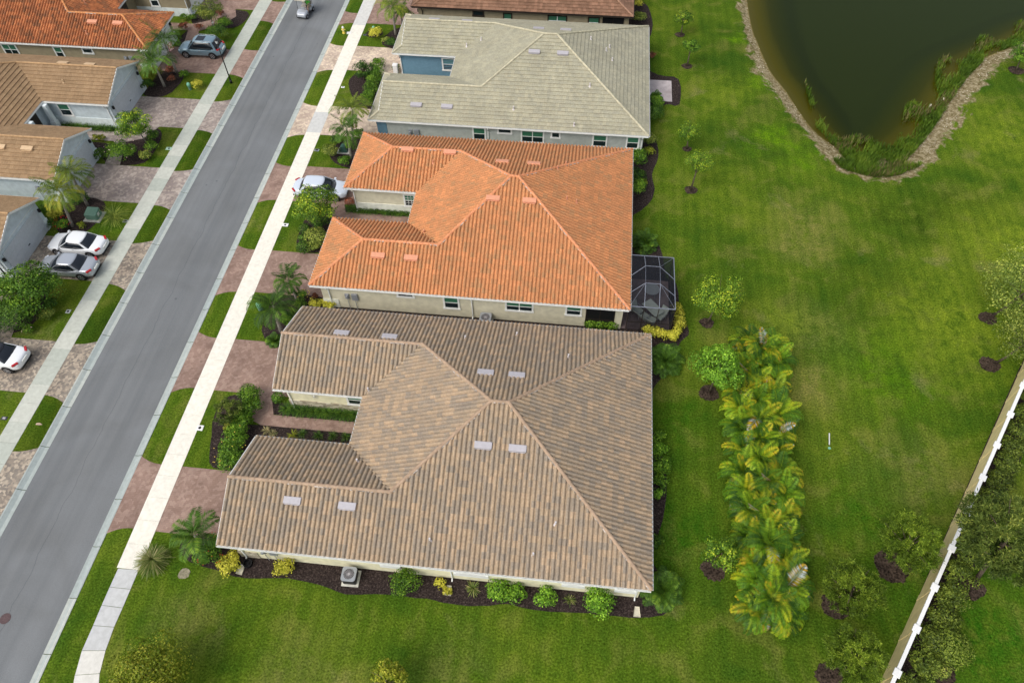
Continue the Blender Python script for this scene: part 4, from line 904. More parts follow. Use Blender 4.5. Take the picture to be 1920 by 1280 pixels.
def strap(px,py,rpx,label,mat,name='strap_plant',cat='plant',group=None,n=160,h=.5,world=None,lw=.03,grp=None):
    if world: x,y,r=world
    else: x,y,_=at(px,py,h*.5); r=rpx*mpp(px,py,.2)
    q=np.random.default_rng(nxt()); a=q.uniform(0,2*math.pi,n); e=q.uniform(.25,1.45,n); hd=np.stack([np.cos(a),np.sin(a),0*a],1)
    d0=hd*np.cos(e)[:,None]+np.array([0,0,1])*np.sin(e)[:,None]; d1=unit(hd*np.cos(e-.9)[:,None]+np.array([0,0,1])*np.sin(e-.9)[:,None])
    L_=q.uniform(.6,1.05,n)*math.hypot(r,h)*.62; p0=hd*q.uniform(0,.12,n)[:,None]*r; m=p0+d0*L_[:,None]; sd_=np.stack([-np.sin(a),np.cos(a),0*a],1)
    rv=q.uniform(.1,.9,n)
    c=np.concatenate([(p0+m)/2,m+d1*L_[:,None]*.48]); c[:,2]=np.maximum(c[:,2],.03)
    me=quads_mesh('blades',c,np.concatenate([d0,d1]),np.concatenate([sd_,sd_]),np.concatenate([L_*1.05,L_]),np.full(2*n,lw),np.concatenate([rv,rv+.1]),.9)
    o=link(name,me,None,M[mat]); o.location=(x,y,0); tag(o,label,cat,group or grp); return o

# ---- palms ----
palm(309,163,288,118,38,'front garden palm with leaning grey trunk beside the tan gabled garage',n=15)
palm(332,137,307,78,38,'tall palm behind the flag, between the blue SUV and the orange corner roof',n=15)
palm(137,425,112,360,38,'palm with browning fronds over the green transformer box side of the red ixora',mat='lf_palmy',n=15)
palm(165,386,132,325,36,'palm with yellowish crown in front of the lower blue-grey gable',mat='lf_palmy',n=14)
palm(662,262,660,205,36,'yellowed palm at the south-west corner of the pale grey-green roof',mat='lf_palmy',n=13)
palm(659,297,650,243,34,'greener palm just below the yellowed one, north of the orange roof corner',n=13)
palm(742,66,735,12,30,'palm nearest the street at the top edge, left of the chocolate roof',n=15,mat='lf_palmy')
palm(755,52,751,22,24,'smaller palm tucked against the chocolate-roofed villa at the top edge',n=12)
palm(392,1030,366,1004,47,'short palm with thick grey trunk at the left corner of the brown roof',n=13,tr=.15,droop=1.3)
palm(557,560,541,526,34,'slim palm on the paved drive edge at the left corner of the orange roof',n=12)
palm(528,622,512,574,44,'large dark palm between the orange roof and the brown roof beside the sidewalk',n=16,tr=.12)
clump_palm(1209,452,26,'round trunkless palm against the east wall of the orange roofed villa',n=40)
clump_palm(1247,672,34,'lush bright palm clump at the north-east corner of the brown roof',mat='lf_palm',n=46)
clump_palm(1242,1103,40,'broad fan of palm fronds at the south-east corner of the brown roof',mat='lf_palm',n=46)
clump_palm(514,634,16,'tiny dark green cycad-like plant at the foot of the brown roof ridge by the drive',n=24)
clump_palm(1230,178,12,'low palm clump beside the small paved patio of the grey villa',n=24)
# ---- areca palm hedge ----
cl=[(1428,632),(1424,700),(1424,780),(1430,860),(1440,950),(1443,1040),(1448,1110),(1452,1160)]
CW=[at(x,y,1.7)[:2] for x,y in cl]
def along(P,s):
    for i in range(len(P)-1):
        L_=math.hypot(P[i+1][0]-P[i][0],P[i+1][1]-P[i][1])
        if s<=L_ or i==len(P)-2:
            t=s/L_; dx,dy=(P[i+1][0]-P[i][0])/L_,(P[i+1][1]-P[i][1])/L_; return P[i][0]+dx*s,P[i][1]+dy*s,dx,dy
        s-=L_
TL=sum(math.hypot(CW[i+1][0]-CW[i][0],CW[i+1][1]-CW[i][1]) for i in range(len(CW)-1))
ords=['first','second','third','fourth','fifth','sixth','seventh','eighth','ninth','tenth','eleventh','twelfth','thirteenth','fourteenth','fifteenth','sixteenth','seventeenth','eighteenth','nineteenth','twentieth']
protos=[fronds('crown',36,1.85,1.8,900+i,32,.042,.40,up=(.10,1.35),vshape=.35,rvb=(.05,.965),young=4,nv=.05) for i in range(7)]
rows_=14
for side in (-1,0,1):
    kk=rows_ if side else rows_-1
    for i in range(kk):
        s=TL*(i+(.5 if side==0 else 0)+.15)/(rows_-.5); x,y,dx,dy=along(CW,s); wdt=(.98 if i<11 else .72)*(1 if i>0 else .7)
        x+=-dy*side*-wdt+rnd.uniform(-.15,.15); y+=dx*side*-wdt+rnd.uniform(-.15,.15)
        sn={-1:'east row',0:'middle row',1:'west row'}[-side]
        z=rnd.uniform(.9,1.35)+(.35 if side==0 else 0)
        t=empty('areca_palm',(x,y,0),rnd.uniform(0,6.28),'areca palm, %s from pond end in %s of palm hedge'%(ords[i],sn),'palm','areca palms of the long hedge')
        sc=rnd.uniform(.85,1.15); t.scale=(sc,sc,sc)
        mb=MB()
        for k in range(5): a=k*1.257; mb.tube([(.12*math.cos(a),.12*math.sin(a),-.02),(.2*math.cos(a),.2*math.sin(a),z)],[.035,.025],6)
        mb.build('stems',M['palmtrunk'],t)
        o=link('crown',protos[(i*3+side)%7],t); o.location=(0,0,z)
        if not protos[(i*3+side)%7].materials: protos[(i*3+side)%7].materials.append(M['lf_areca'])
# ---- yard trees ----
YG='young trees in mulch rings on the back lawn'
tree_ok(1276,66,1283,33,17,'lf_tree','small sapling in a mulch ring, farthest of the row beside the pond path',n=1500,group=YG,leaf=.12)
tree_ok(1288,125,1296,86,17,'lf_mid','dark sapling in a mulch ring level with the grey-green roof top',n=1500,group=YG,leaf=.12)
tree_ok(1288,280,1291,248,22,'lf_tree','thin yellow-green sapling beside the south-east corner of the grey-green roof',n=1500,group=YG,leaf=.11)
tree_ok(1295,357,1311,305,26,'lf_tree','open sapling with visible trunk in a round mulch ring east of the orange roof',n=1500,group=YG,leaf=.11)
tree_ok(1326,606,1352,557,48,'lf_tree','wide bushy tree with yellow-green tips north of the palm hedge',n=4200,group=YG,clumps=50,leaf=.12)
tree_ok(1330,736,1347,688,45,'lf_bright','bright green clumpy tree in mulch beside the top of the palm hedge',n=4200,group=YG,clumps=30,leaf=.14,spread=.95)
tree_ok(1342,1062,1353,1036,34,'lf_tree','small bushy tree with yellow shoots in a mulch ring left of the palm hedge',n=2400,group=YG,leaf=.11)
tree_ok(1690,1058,1708,1014,62,'lf_pine','fuzzy olive pine leaning over the white-capped wall',n=12000,kind='n',leaf=.17,clumps=150,group='fuzzy pines beside the wall',tr=.09)
tree_ok(1580,1130,1600,1102,58,'lf_pine','fuzzy pine between the end of the palm hedge and the wall',n=11500,kind='n',leaf=.17,clumps=140,group='fuzzy pines beside the wall',tr=.09)
tree_ok(1575,1268,1603,1228,60,'lf_pine','fuzzy pine at the bottom edge of the photo left of the wall',n=12000,kind='n',leaf=.17,clumps=150,group='fuzzy pines beside the wall',tr=.09)
tree_ok(1825,1092,1885,1005,92,'lf_olive','sprawling wispy tree on the far side of the white-capped wall',n=9500,kind='n',leaf=.26,clumps=150,tr=.11)
tree_ok(1862,590,1935,545,85,'lf_olive','large dark open tree at the right edge above two mulch rings',n=6000,clumps=70,leaf=.14,tr=.11,spread=1.0)
tree_ok(1868,680,1935,640,62,'lf_olive','bare-branched leaning tree at the right edge over the pale mulch patch',n=1800,clumps=36,leaf=.12,tr=.07,spread=1.05)
tree_ok(1905,133,1918,98,26,'lf_mid','small round tree beside the pond at the right edge',n=1700,leaf=.12)
tree_ok(270,1290,276,1262,78,'lf_lime','yellow-green leafy tree cut by the bottom edge beside the curved sidewalk',n=6500,clumps=80,leaf=.13,hgt=2.2)
tree_ok(726,1300,726,1272,38,'lf_lime','top of a yellow-green tree at the bottom edge below the lawn',n=2600,clumps=30,leaf=.12,hgt=1.9)
tree_ok(277,271,250,232,34,'lf_tree','leafy small tree in the curved bed between the two tan gables',n=3200,clumps=36,leaf=.14,trunk='palmtrunk')
tree_ok(75,580,55,542,55,'lf_mid','large dense glossy green tree below the silver sedan',n=6500,clumps=60,leaf=.16)
tree_ok(400,52,392,18,24,'lf_olive','pale grey-green tree at the top left beside the blue SUV drive',n=1900,clumps=26,leaf=.13,trunk='palmtrunk')
tree_ok(596,432,590,383,42,'lf_tree','spreading feathery tree overhanging the white hatchback and the sidewalk',n=4200,clumps=46,leaf=.14)
tree_ok(682,150,681,132,17,'lf_dark','dark cone shaped shrub tree beside the buff paver drive',n=1900,clumps=18,leaf=.11,hf=2.2)
tree_ok(428,800,425,770,28,'lf_olive','soft olive tree in the bed opposite the brown roof entry',n=2600,kind='n',leaf=.16,clumps=60)
# ---- shrubs ----
SB='shrubs in the mulch bed south of the brown roof'
bush(429,1055,24,'lf_yellow','bright yellow variegated shrub left of the first downspout',group=SB,leaf=.13,hf=1.3,clumps=22)
bush(534,1060,19,'lf_yellow','small yellow variegated shrub beside the utility meters',group=SB,leaf=.12,hf=1.3,clumps=16)
bush(760,1091,28,'lf_mid','round dark green shrub right of the air conditioner',group=SB,leaf=.11,clumps=30)
bush(826,1092,11,'lf_yellow','yellow sprigs left of the middle downspout',group=SB,leaf=.11,clumps=9,hf=1.2)
bush(839,1108,9,'lf_yellow','yellow sprig just below the middle downspout',group=SB,leaf=.11,clumps=7,hf=1.2)
bush(936,1105,23,'lf_bright','bright green shrub, left half of the double mound near the bed centre',group=SB,leaf=.13,clumps=20)
bush(966,1110,20,'lf_bright','bright green shrub, right half of the double mound near the bed centre',group=SB,leaf=.13,clumps=18)
bush(1024,1117,20,'lf_bright','narrow bright green shrub between the two small spiky plants',group=SB,leaf=.12,clumps=18)
bush(1123,1125,31,'lf_bright','largest bright green shrub, nearest the corner downspout',group=SB,leaf=.13,clumps=30)
bush(400,1030,26,'lf_mid','loose shrub with red flowers behind the short thick palm',leaf=.11,flower='fl_red',nfl=34,clumps=22)
bush(378,1042,15,'lf_mid','low green groundcover at the foot of the short thick palm',leaf=.10,hf=1.0)
strap(887,1102,13,'spiky lime plant right of the middle downspout','lf_tuft',h=.3,n=60,lw=.045)
strap(1068,1124,10,'small spiky plant left of the largest bright shrub','lf_tuft',h=.25,n=36,lw=.04)
strap(285,1048,20,'tall tawny ornamental grass tuft beside the sidewalk','lf_tuft',name='ornamental_grass',h=.8,n=620,lw=.028)
strap(213,404,20,'fine green ornamental grass beside the transformer box','lf_olive',name='ornamental_grass',h=.9,n=300,lw=.02)
EG='shrubs along the east walls'
for px,py,r,m,l in [(1234,820,11,'lf_mid','narrow shrub against the brown villa east gutter, northern one of five'),(1236,845,13,'lf_bright','light green shrub on the brown villa east side just below the narrow one'),(1238,872,14,'lf_mid','shrub with white buds halfway down the brown villa east gutter'),(1237,900,12,'lf_mid','shrub below the white-budded one on the brown villa east side'),(1234,925,10,'lf_bright','lowest shrub of the mid group on the brown villa east side'),(1230,1015,10,'lf_dark','small dark shrub near the south end of the brown villa east side'),
  (1194,330,12,'lf_dark','dark shrub at the north end of the orange villa east side'),(1196,350,13,'lf_mid','green shrub in the middle of the orange villa north-east bed'),(1203,343,8,'lf_lime','yellow shrub at the lawn edge of the orange villa north-east bed'),
  (1197,294,14,'lf_mid','full green shrub between the grey and orange roofs at their east corners'),(1217,284,8,'lf_lime','small lime shrub just right of the full green corner shrub'),(1216,262,11,'lf_olive','loose shrub at the grey villa south-east corner'),(1228,195,13,'lf_mid','shrub against the grey villa east wall, upper of two'),(1226,213,13,'lf_dark','shrub against the grey villa east wall, lower of two'),(1221,104,6,'lf_redplant','small dark red shrub above the little patio'),(1193,8,8,'lf_yellow','yellow shrub beside the chocolate roof corner'),(1198,35,10,'lf_olive','olive shrub below the chocolate roof corner')]:
    bush(px,py,r*1.35,m,l,group=EG,leaf=.12,clumps=14)
for i,(px,py) in enumerate([(1216,618),(1230,624),(1246,628),(1260,630),(1271,622),(1273,607),(1272,591),(1268,578)]):
    bush(px,py,12,'lf_yellow','yellow croton, %s along the hedge wrapping the screened lanai corner'%ords[i],group='yellow croton hedge round the lanai',leaf=.12,clumps=12,hf=1.6)
for i,px in enumerate([1109,1127,1146]): bush(px,605+i,12,'lf_mid','green clipped shrub, %s from the left under the orange villa lanai opening'%ords[i],leaf=.1,group='clipped shrubs under the lanai opening',hf=1.6)
# liriope rows
for i in range(11): strap(0,0,0,'dark strap-leaf clump, %s from the street along the stone foot of the cream courtyard wall'%ords[i],'lf_dark',name='border_grass',group='border grass at the cream wall',n=150,h=.45,world=(-18.2+i*.47,23.55,.42))
for i in range(11): strap(0,0,0,'dark strap-leaf clump, %s from the street along the orange villa courtyard wall'%ords[i],'lf_dark',name='border_grass',group='border grass at the orange villa',n=150,h=.45,world=(-18.5+i*.5,42.95,.42))
for i in range(11): strap(0,0,0,'low dark clump, %s from the street along the blue-grey courtyard wall'%ords[i],'lf_dark',name='border_grass',group='border grass at the blue-grey villa',n=120,h=.4,world=(-42.9-i*.46,51.15,.38))
for i in range(9): strap(0,0,0,'low clump, %s from the street under the blue siding wall'%ords[i],'lf_dark',name='border_grass',group='border grass under the blue siding',n=100,h=.35,world=(-17.4+i*.5,61.45,.34))
for i in range(8): bush(0,0,0,'lf_lime','small yellow-green plant, %s from the street behind the orange wing'%ords[i],leaf=.1,hf=1.1,group='yellow-green edging behind the orange wing',world=(-17.9+i*.42,40.85,.26))
bush(521,746,11,'lf_dark','dark shrub at the street corner of the cream courtyard wall',leaf=.1)
for i,(px,py,m) in enumerate([(498,806,'lf_straw'),(511,811,'lf_straw'),(549,814,'lf_lime'),(567,812,'lf_dark'),(597,816,'lf_dark'),(624,816,'lf_dark'),(648,818,'lf_dark')]):
    strap(px,py,8 if i>1 else 5,'little plant, %s from the street in the dark bed of the cream courtyard'%ords[i],m,h=.3,n=60,group='little plants in the cream courtyard bed')
bush(655,379,8,'lf_redplant','purple-leaved shrub at the orange villa garage corner',leaf=.12)
bush(743,128,7,'lf_dark','dark clipped shrub at the blue siding garage corner',leaf=.1,hf=2)
bush(769,136,4,'lf_mid','small shrub under the blue siding, nearer the street',leaf=.08); bush(812,136,4,'lf_mid','small shrub under the blue siding, nearer the window',leaf=.08)
HG_='flowering hedge at the brown villa drive'
for i,(px,py,r) in enumerate([(470,742,24),(468,765,23),(455,785,22),(447,805,22),(440,825,23),(432,847,24),(428,866,21)]):
    bush(px,py,r,'lf_mid','glossy hedge shrub, %s from the top in the curved hedge left of the cream courtyard'%ords[i],group=HG_,leaf=.11,hf=1.7,flower='fl_yellow' if i>3 else None,nfl=6,clumps=26)
bush(437,800,14,'lf_lime','light green low shrub at the lawn side of the curved hedge',leaf=.1)
for i,(px,py,r) in enumerate([(708,122,14),(705,137,14),(701,152,15),(696,166,14),(691,178,14),(686,189,13)]):
    bush(px,py,r,'lf_mid','hedge shrub, %s from the top in the hedge left of the grey-green roof'%ords[i],group='hedge left of the grey-green roof',leaf=.11,hf=1.7,clumps=16)
for px,py,r,m,l in [(572,430,10,'lf_dark','round clipped dark shrub, upper of three beside the orange villa hip'),(567,446,7,'lf_dark','round clipped dark shrub, middle and smallest of three beside the orange villa hip'),(568,464,12,'lf_dark','round clipped dark shrub, lowest of three beside the orange villa hip'),(593,446,18,'lf_olive','brownish loose shrub between the dark clipped ones and the orange roof'),(587,462,12,'lf_olive','brownish low shrub at the drive edge by the orange roof'),(603,418,16,'lf_dark','dark shrub under the feathery tree'),
  (621,284,15,'lf_olive','grey-green rounded shrub left of the green utility dome'),(646,303,12,'lf_mid','green shrub below the green utility dome'),(631,264,12,'lf_dark','dark shrub above the grey-green rounded one'),(672,250,10,'lf_mid','shrub at the base of the pale grey-green roof corner'),
  (569,552,10,'lf_mid','shrub with yellow blooms at the orange villa corner'),(562,568,12,'lf_mid','green shrub between two palms near the orange villa corner'),(590,555,6,'lf_redplant','dark reddish shrub under the orange gutter end'),(545,598,16,'lf_mid','green shrub beneath the large dark palm'),
  (735,82,12,'lf_dark','dark shrub left of the grey roof tip'),(724,78,9,'lf_olive','thin olive shrub beside the dark one left of the grey roof tip'),
  (704,63,13,'lf_yellow','mound of yellow croton around a green pedestal'),(371,158,10,'lf_yellow','yellow croton beside the small green pedestal across the street'),
  (228,286,25,'lf_mid','big rounded shrub with pale pink blooms in front of the lower tan gable'),(285,255,12,'lf_mid','low shrub on the lawn side of the curved bed, upper'),(283,275,12,'lf_mid','low shrub on the lawn side of the curved bed, middle'),(270,292,11,'lf_olive','low shrub on the lawn side of the curved bed, lower'),
  (184,289,11,'lf_dark','dark clipped shrub beside the lower gable downspout'),(180,258,7,'lf_lime','low lime shrub in the courtyard bed, nearer the door'),(192,259,7,'lf_lime','low lime shrub in the courtyard bed, nearer the street'),
  (27,592,30,'lf_dark','dense clipped dark hedge shrub at the left edge'),(8,585,20,'lf_mid','lighter clipped shrub cut by the left edge'),(53,617,9,'lf_mid','small white-flowered shrub below the clipped hedge'),(88,590,15,'lf_olive','loose groundcover beside the large glossy tree'),(95,570,12,'lf_dark','dark low shrub right of the large glossy tree'),
  (104,402,13,'lf_yellow','yellow croton under the browning palms'),(118,420,13,'lf_mid','red-flowering shrub beside the white sedan'),(97,418,10,'lf_dark','dark shrub against the gable wall beside the red flowers'),(153,423,8,'lf_lime','small lime shrub between palm trunk and transformer box'),(88,392,14,'lf_mid','green shrub behind the yellow croton at the gable corner'),(148,372,16,'lf_dark','dark shrub below the yellowish palm crown'),
  (284,140,16,'lf_lime','yellow-green shrub right of the upper tan gable'),(275,160,13,'lf_dark','dark shrub at the foot of the upper tan gable'),(318,132,9,'lf_redplant','dark red shrubs between the two palm trunks'),(322,148,8,'lf_redplant','lower dark red shrub near the lawn'),(345,140,9,'lf_mid','small green shrub beside the palm base near the brick drive'),
  (408,62,18,'lf_dark','dark green shrub above the blue SUV'),(420,45,14,'lf_mid','green shrub behind the pale tree top left'),(413,25,8,'lf_redplant','dark red shrub at the top left near the brick drive'),(345,33,8,'lf_mid','low shrub row at the pale wall, nearer the house'),(360,34,8,'lf_mid','low shrub row at the pale wall, nearer the tree'),(345,50,9,'lf_redplant','dark low shrub beside the narrow brick walk'),(372,52,8,'lf_redplant','dark low shrub at the end of the narrow brick walk'),
  (1778,1211,34,'lf_hedge','round clipped shrub on the lawn right of the wall'),(1760,1252,18,'lf_olive','small grey-green shrub in mulch below the round clipped one')]:
    fl=None;nf=0
    if 'pink' in l: fl,nf='fl_pink',16
    elif 'red-flowering' in l: fl,nf='fl_red',24
    elif 'yellow blooms' in l: fl,nf='fl_yellow',12
    elif 'white-flowered' in l: fl,nf='fl_pink',6
    bush(px,py,r,m,l,leaf=.11,clumps=max(10,int(r*.9)) if 'clipped' not in l else 0,hf=1.6,flower=fl,nfl=nf)
for i,px in enumerate([591,606,621]): bush(px,569+i*2,11,'lf_yellow','yellow croton, %s from the left behind the brown roof top edge'%ords[i],leaf=.12,clumps=10,group='yellow crotons behind the brown roof edge')
# hedge beyond the boundary wall
for i in range(20):
    t=-.6+i*.53; x,y=fp(t,1.15)
    bush(0,0,0,'lf_hedge','clipped hedge shrub, %s from the pond end behind the white-capped wall'%ords[i],group='hedge behind the boundary wall',leaf=.12,hf=2.0,clumps=22,world=(x,y,.86+rnd.uniform(-.06,.1)))
# ---- pond edge: reeds and stones (uncountable) ----
def shore_points(n,fn,seed):
    q=np.random.default_rng(seed); X_=q.uniform(15,52,n*14); Y_=q.uniform(49,84,n*14); so=sdist(X_,Y_,SH_OUT); sw=sdist(X_,Y_,SH_WAT); k=fn(X_,Y_,so,sw,q); return X_[k][:n],Y_[k][:n],so[k][:n],sw[k][:n],q
X_,Y_,so,sw,q=shore_points(26000,lambda X,Y,so,sw,q:(so>.5)&(sw<1.9+.9*np.sin(X*1.3))&(X>21.2)&(Y<78)&(q.uniform(0,1,X.shape)<np.where(sw<.3,1,.55))&(np.sin(X*.9+Y*.7)+np.sin(X*2.1-Y*1.3)+q.normal(0,.6,X.shape)>np.where(Y>57,-.2,-1.3))&((so>1.7)|(Y<53.3)),3)
n=len(X_); zb=np.where(sw<=0,-.42*so/(so-sw+1e-6),-.45); a=q.uniform(0,6.28,n); d=unit(np.stack([np.cos(a)*.45,np.sin(a)*.45,np.ones(n)],1)); l=q.uniform(.25,.75,n)
cl_=.45+.3*np.sin(X_*1.7+Y_*.9)*np.cos(Y_*1.3)+q.normal(0,.15,n)
cl_=np.where(np.sin(X_*.8-Y_*1.1)+q.normal(0,.35,n)>.95,.96,cl_*.8)
me=quads_mesh('reeds',np.stack([X_,Y_,zb],1)+d*l[:,None]*.5,d,np.stack([-np.sin(a),np.cos(a),0*a],1),l,np.full(n,.07),cl_,.3)
M['lf_reed']=leaf_mat('leaf_reed',[(0,(.05,.10,.008,1)),(.45,(.12,.22,.015,1)),(.8,(.24,.33,.03,1)),(.9,(.30,.30,.08,1)),(1,(.16,.11,.06,1))],.3)
tag(link('reeds',me,None,M['lf_reed']),'green reeds and waterside weeds along the pond edge','reeds',kind='stuff')
X_,Y_,so,sw,q=shore_points(2600,lambda X,Y,so,sw,q:(so>.35)&(sw<.1)&((X<22.5)|(so<1.9))&(np.sin(X*2.3)+np.sin(Y*1.7)+q.normal(0,.8,X.shape)>.1),4)
mb=MB()
for x,y,s1,s2 in zip(X_,Y_,so,sw):
    z=-.42*s1/(s1-min(s2,0)+1e-6); r=abs(q.normal(.020,.020))+.008; a=q.uniform(0,3.14); ca,sa=math.cos(a)*r,math.sin(a)*r
    mb.add([(x-ca,y-sa,z),(x+sa*.7,y-ca*.7,z),(x+ca,y+sa,z),(x-sa*.7,y+ca*.7,z),(x,y,z+r*.7)],[(0,1,4),(1,2,4),(2,3,4),(3,0,4)])
for px,py,r in [(1769,187,.16),(1698,297,.17),(1610,314,.18),(1744,199,.12),(1600,318,.12)]:
    x,y,_=at(px,py,-.3); mb.cyl(x,y,-.4,-.12,r,r*.6,8)
tag(mb.build('shore_stones',plain('pale_stone',(.70,.64,.50,1),.9,var=.3,scale=8)),'pale stones and gravel scattered on the pond bank','stones',kind='stuff')
# mulch chips catch the light in the beds
# ================= BOUNDARY WALL =================
def boundary_wall():
    root=empty('boundary_wall',(*fp(4),0),0,'tan precast wall with bright white cap rail crossing the lawn at the right','wall')
    ox,oy=fp(4); d=FD/np.hypot(*FD); ang=math.atan2(d[1],d[0])
    T0,T1=-5,13
    def seg(a,b,off,w,z0,z1,mb):
        p=np.array(fp(a,off))-np.array([ox,oy]); q=np.array(fp(b,off))-np.array([ox,oy]); mb.bar((p[0],p[1],(z0+z1)/2),(q[0],q[1],(z0+z1)/2),w,z1-z0)
    mb=MB(); seg(T0,T1,0,.10,0,1.86,mb); mb.build('wall_panel',M['fence_tan'],root)
    mb=MB(); seg(T0,T1,0,.19,1.86,1.94,mb); mb.build('cap_rail',M['brightwhite'],root)
    for t in range(T0,T1+1):
        p=np.array(fp(t))-np.array([ox,oy]); mb=MB()
        dd=d*.19; mb.bar((p[0]-dd[0],p[1]-dd[1],.93),(p[0]+dd[0],p[1]+dd[1],.93),.145,1.86)
        o=mb.build('post',M['fence_tan'],root)
        dd=d*.21; mb=MB(); mb.bar((p[0]-dd[0],p[1]-dd[1],1.985),(p[0]+dd[0],p[1]+dd[1],1.985),.38,.09); mb.build('post_cap',M['brightwhite'],o,bevel=.015)
        if t%2==0:
            q=np.array(fp(t+.5))-np.array([ox,oy]); 
boundary_wall()
# ================= SCREENED LANAI CAGE =================
def cage():
    x0,x1,y0,y1,h=4.30,7.45,32.74,37.62,2.62
    root=empty('screen_enclosure',((x0+x1)/2,(y0+y1)/2,0),0,'dark screened lanai cage with grey frame on the east side of the orange roof','enclosure')
    cx,cy=(x0+x1)/2,(y0+y1)/2; f=lambda x,y,z:(x-cx,y-cy,z); hz=3.25
    ux=[5.32,6.34]; uy=[36.05,34.42]
    mb=MB(); B=lambda a,b,w=.04: mb.bar(f(*a),f(*b),w)
    B((x0,y0,h),(x1,y0,h),.055);B((x1,y0,h),(x1,y1,h),.055);B((x1,y1,h),(x0,y1,h),.055);B((x0,y0,h),(x0,y1,h),.06)
    for y in uy: B((ux[0],y,hz),(ux[1],y,hz)); 
    for x in ux: B((x,uy[0],hz),(x,uy[1],hz),.02); B((x,uy[1],hz),(x,y0,h)); B((x,uy[0],hz),(x,y1,h))
    for y,yy in ((uy[0],35.5),(uy[1],33.95)): B((ux[0],y,hz),(x0,yy,h)); B((ux[1],y,hz),(x1,yy,h))
    B((ux[0],uy[1],hz),(x0,y0,h),.015); B((ux[1],uy[1],hz),(x1,y0,h),.015); B((ux[1],uy[0],hz),(x1,y1,h),.015)
    mb.build('roof_frame',plain('cage_aluminium',(.24,.26,.31,1),.4,.4,.2),root)
    mb=MB()
    for x,y in [(x1,y0),(x1,y1),(x0,y1),(x0,y0),(ux[0],y0),(ux[1],y0),(ux[0],y1),(ux[1],y1),(x1,33.95),(x1,35.5)]: mb.bar(f(x,y,.03),f(x,y,h),.05)
    mb.bar(f(x0,y0,.9),f(x1,y0,.9),.045); mb.bar(f(x1,y0,.9),f(x1,y1,.9),.045); mb.bar(f(x1,y1,.9),f(x0,y1,.9),.045)
    mb.build('posts',M['dkbrown'],root)
    mb=MB(); q=[(x0,y0,h),(x1,y0,h),(x1,y1,h),(x0,y1,h)]; U=[(ux[0],uy[1],hz),(ux[1],uy[1],hz),(ux[1],uy[0],hz),(ux[0],uy[0],hz)]
    mb.add([f(*p) for p in q+U],[(0,1,5,4),(1,2,6,5),(2,3,7,6),(3,0,4,7),(4,5,6,7)])
    mb.build('roof_screen',M['screen'],root)
    mb=MB(); e=.02
    for a,b in (((x0,y0-e),(x1,y0-e)),((x1+e,y0),(x1+e,y1)),((x1,y1+e),(x0,y1+e))): mb.add([f(a[0],a[1],.03),f(b[0],b[1],.03),f(b[0],b[1],h),f(a[0],a[1],h)],[(0,1,2,3)])
    mb.build('side_screen',M['screen'],root)
cage()
M['sling']=plain('sling_fabric',(.55,.62,.56,1),.7,var=.05); M['glasstop']=plain('glass_tabletop',(.30,.34,.36,1),.15,.6,var=.03)
def lounge(x,y,rz,label):
    root=empty('patio_chair',(x,y,.055),rz,label,'chair','patio chairs in the screened lanai')
    mb=MB(); mb.box(-.30,-.32,.36,.30,.32,.42); mb.build('seat',M['sling'],root,bevel=.02)
    mb=MB(); mb.bar((0,.30,.40),(0,.52,.98),.58,.05,up=(1,0,0)); 
    mb2=MB(); mb2.add([(-.29,.30,.42),(.29,.30,.42),(.29,.55,.98),(-.29,.55,.98),(-.29,.34,.40),(.29,.34,.40),(.29,.59,.96),(-.29,.59,.96)],[(0,1,2,3),(7,6,5,4),(0,4,5,1),(1,5,6,2),(2,6,7,3),(3,7,4,0)]); mb2.build('backrest',M['sling'],root)
    for sx in (-1,1):
        for sy in (-1,1): l_=MB(); l_.tube([(sx*.30,sy*.30,0),(sx*.29,sy*.28,.38)],.018,6); l_.build('leg',M['lead'],root)
        l_=MB(); l_.tube([(sx*.32,-.28,.40),(sx*.33,-.26,.60),(sx*.33,.36,.62)],.02,6); l_.build('armrest',M['lead'],root)
px_=[(1198,577),(1207,590),(1219,596),(1238,590)]
for (px,py),rz,lb in zip([(1197,582),(1209,593),(1222,600),(1238,592)],[R(50),R(140),R(150),R(-40)],['leftmost','second','third','rightmost']):
    x,y,_=at(px,py,.45); lounge(x,y,rz,'pale sling chair, %s under the dark lanai screen'%lb)
def table(x,y,rz,w,l,label,rnd_=False):
    root=empty('patio_table',(x,y,.055),rz,label,'table'); mb=MB()
    if rnd_: mb.cyl(0,0,.70,.72,.55,n=28)
    else: mb.box(-w/2,-l/2,.70,w/2,l/2,.73)
    mb.build('tabletop',M['glasstop'] if rnd_ else M['sling'],root)
    mb=MB(); 
    if rnd_: 
        for i in range(24):
            a=2*math.pi*i/24;b=2*math.pi*(i+1)/24; mb.bar((.56*math.cos(a),.56*math.sin(a),.71),(.56*math.cos(b),.56*math.sin(b),.71),.03)
        mb.build('rim',M['lead'],root)
    for i in range(4):
        a=R(45+90*i); lg=MB(); lg.tube([(.42*math.cos(a),.42*math.sin(a),0),(.3*math.cos(a),.3*math.sin(a),.70)],.02,6); lg.build('leg',M['lead'],root)
x,y,_=at(1222,543,.7); table(x,y,0,1,1,'round glass table with metal rim under the lanai screen',True)
x,y,_=at(1224,578,.7); table(x,y,R(40),.85,1.5,'long pale table among the sling chairs under the lanai screen')
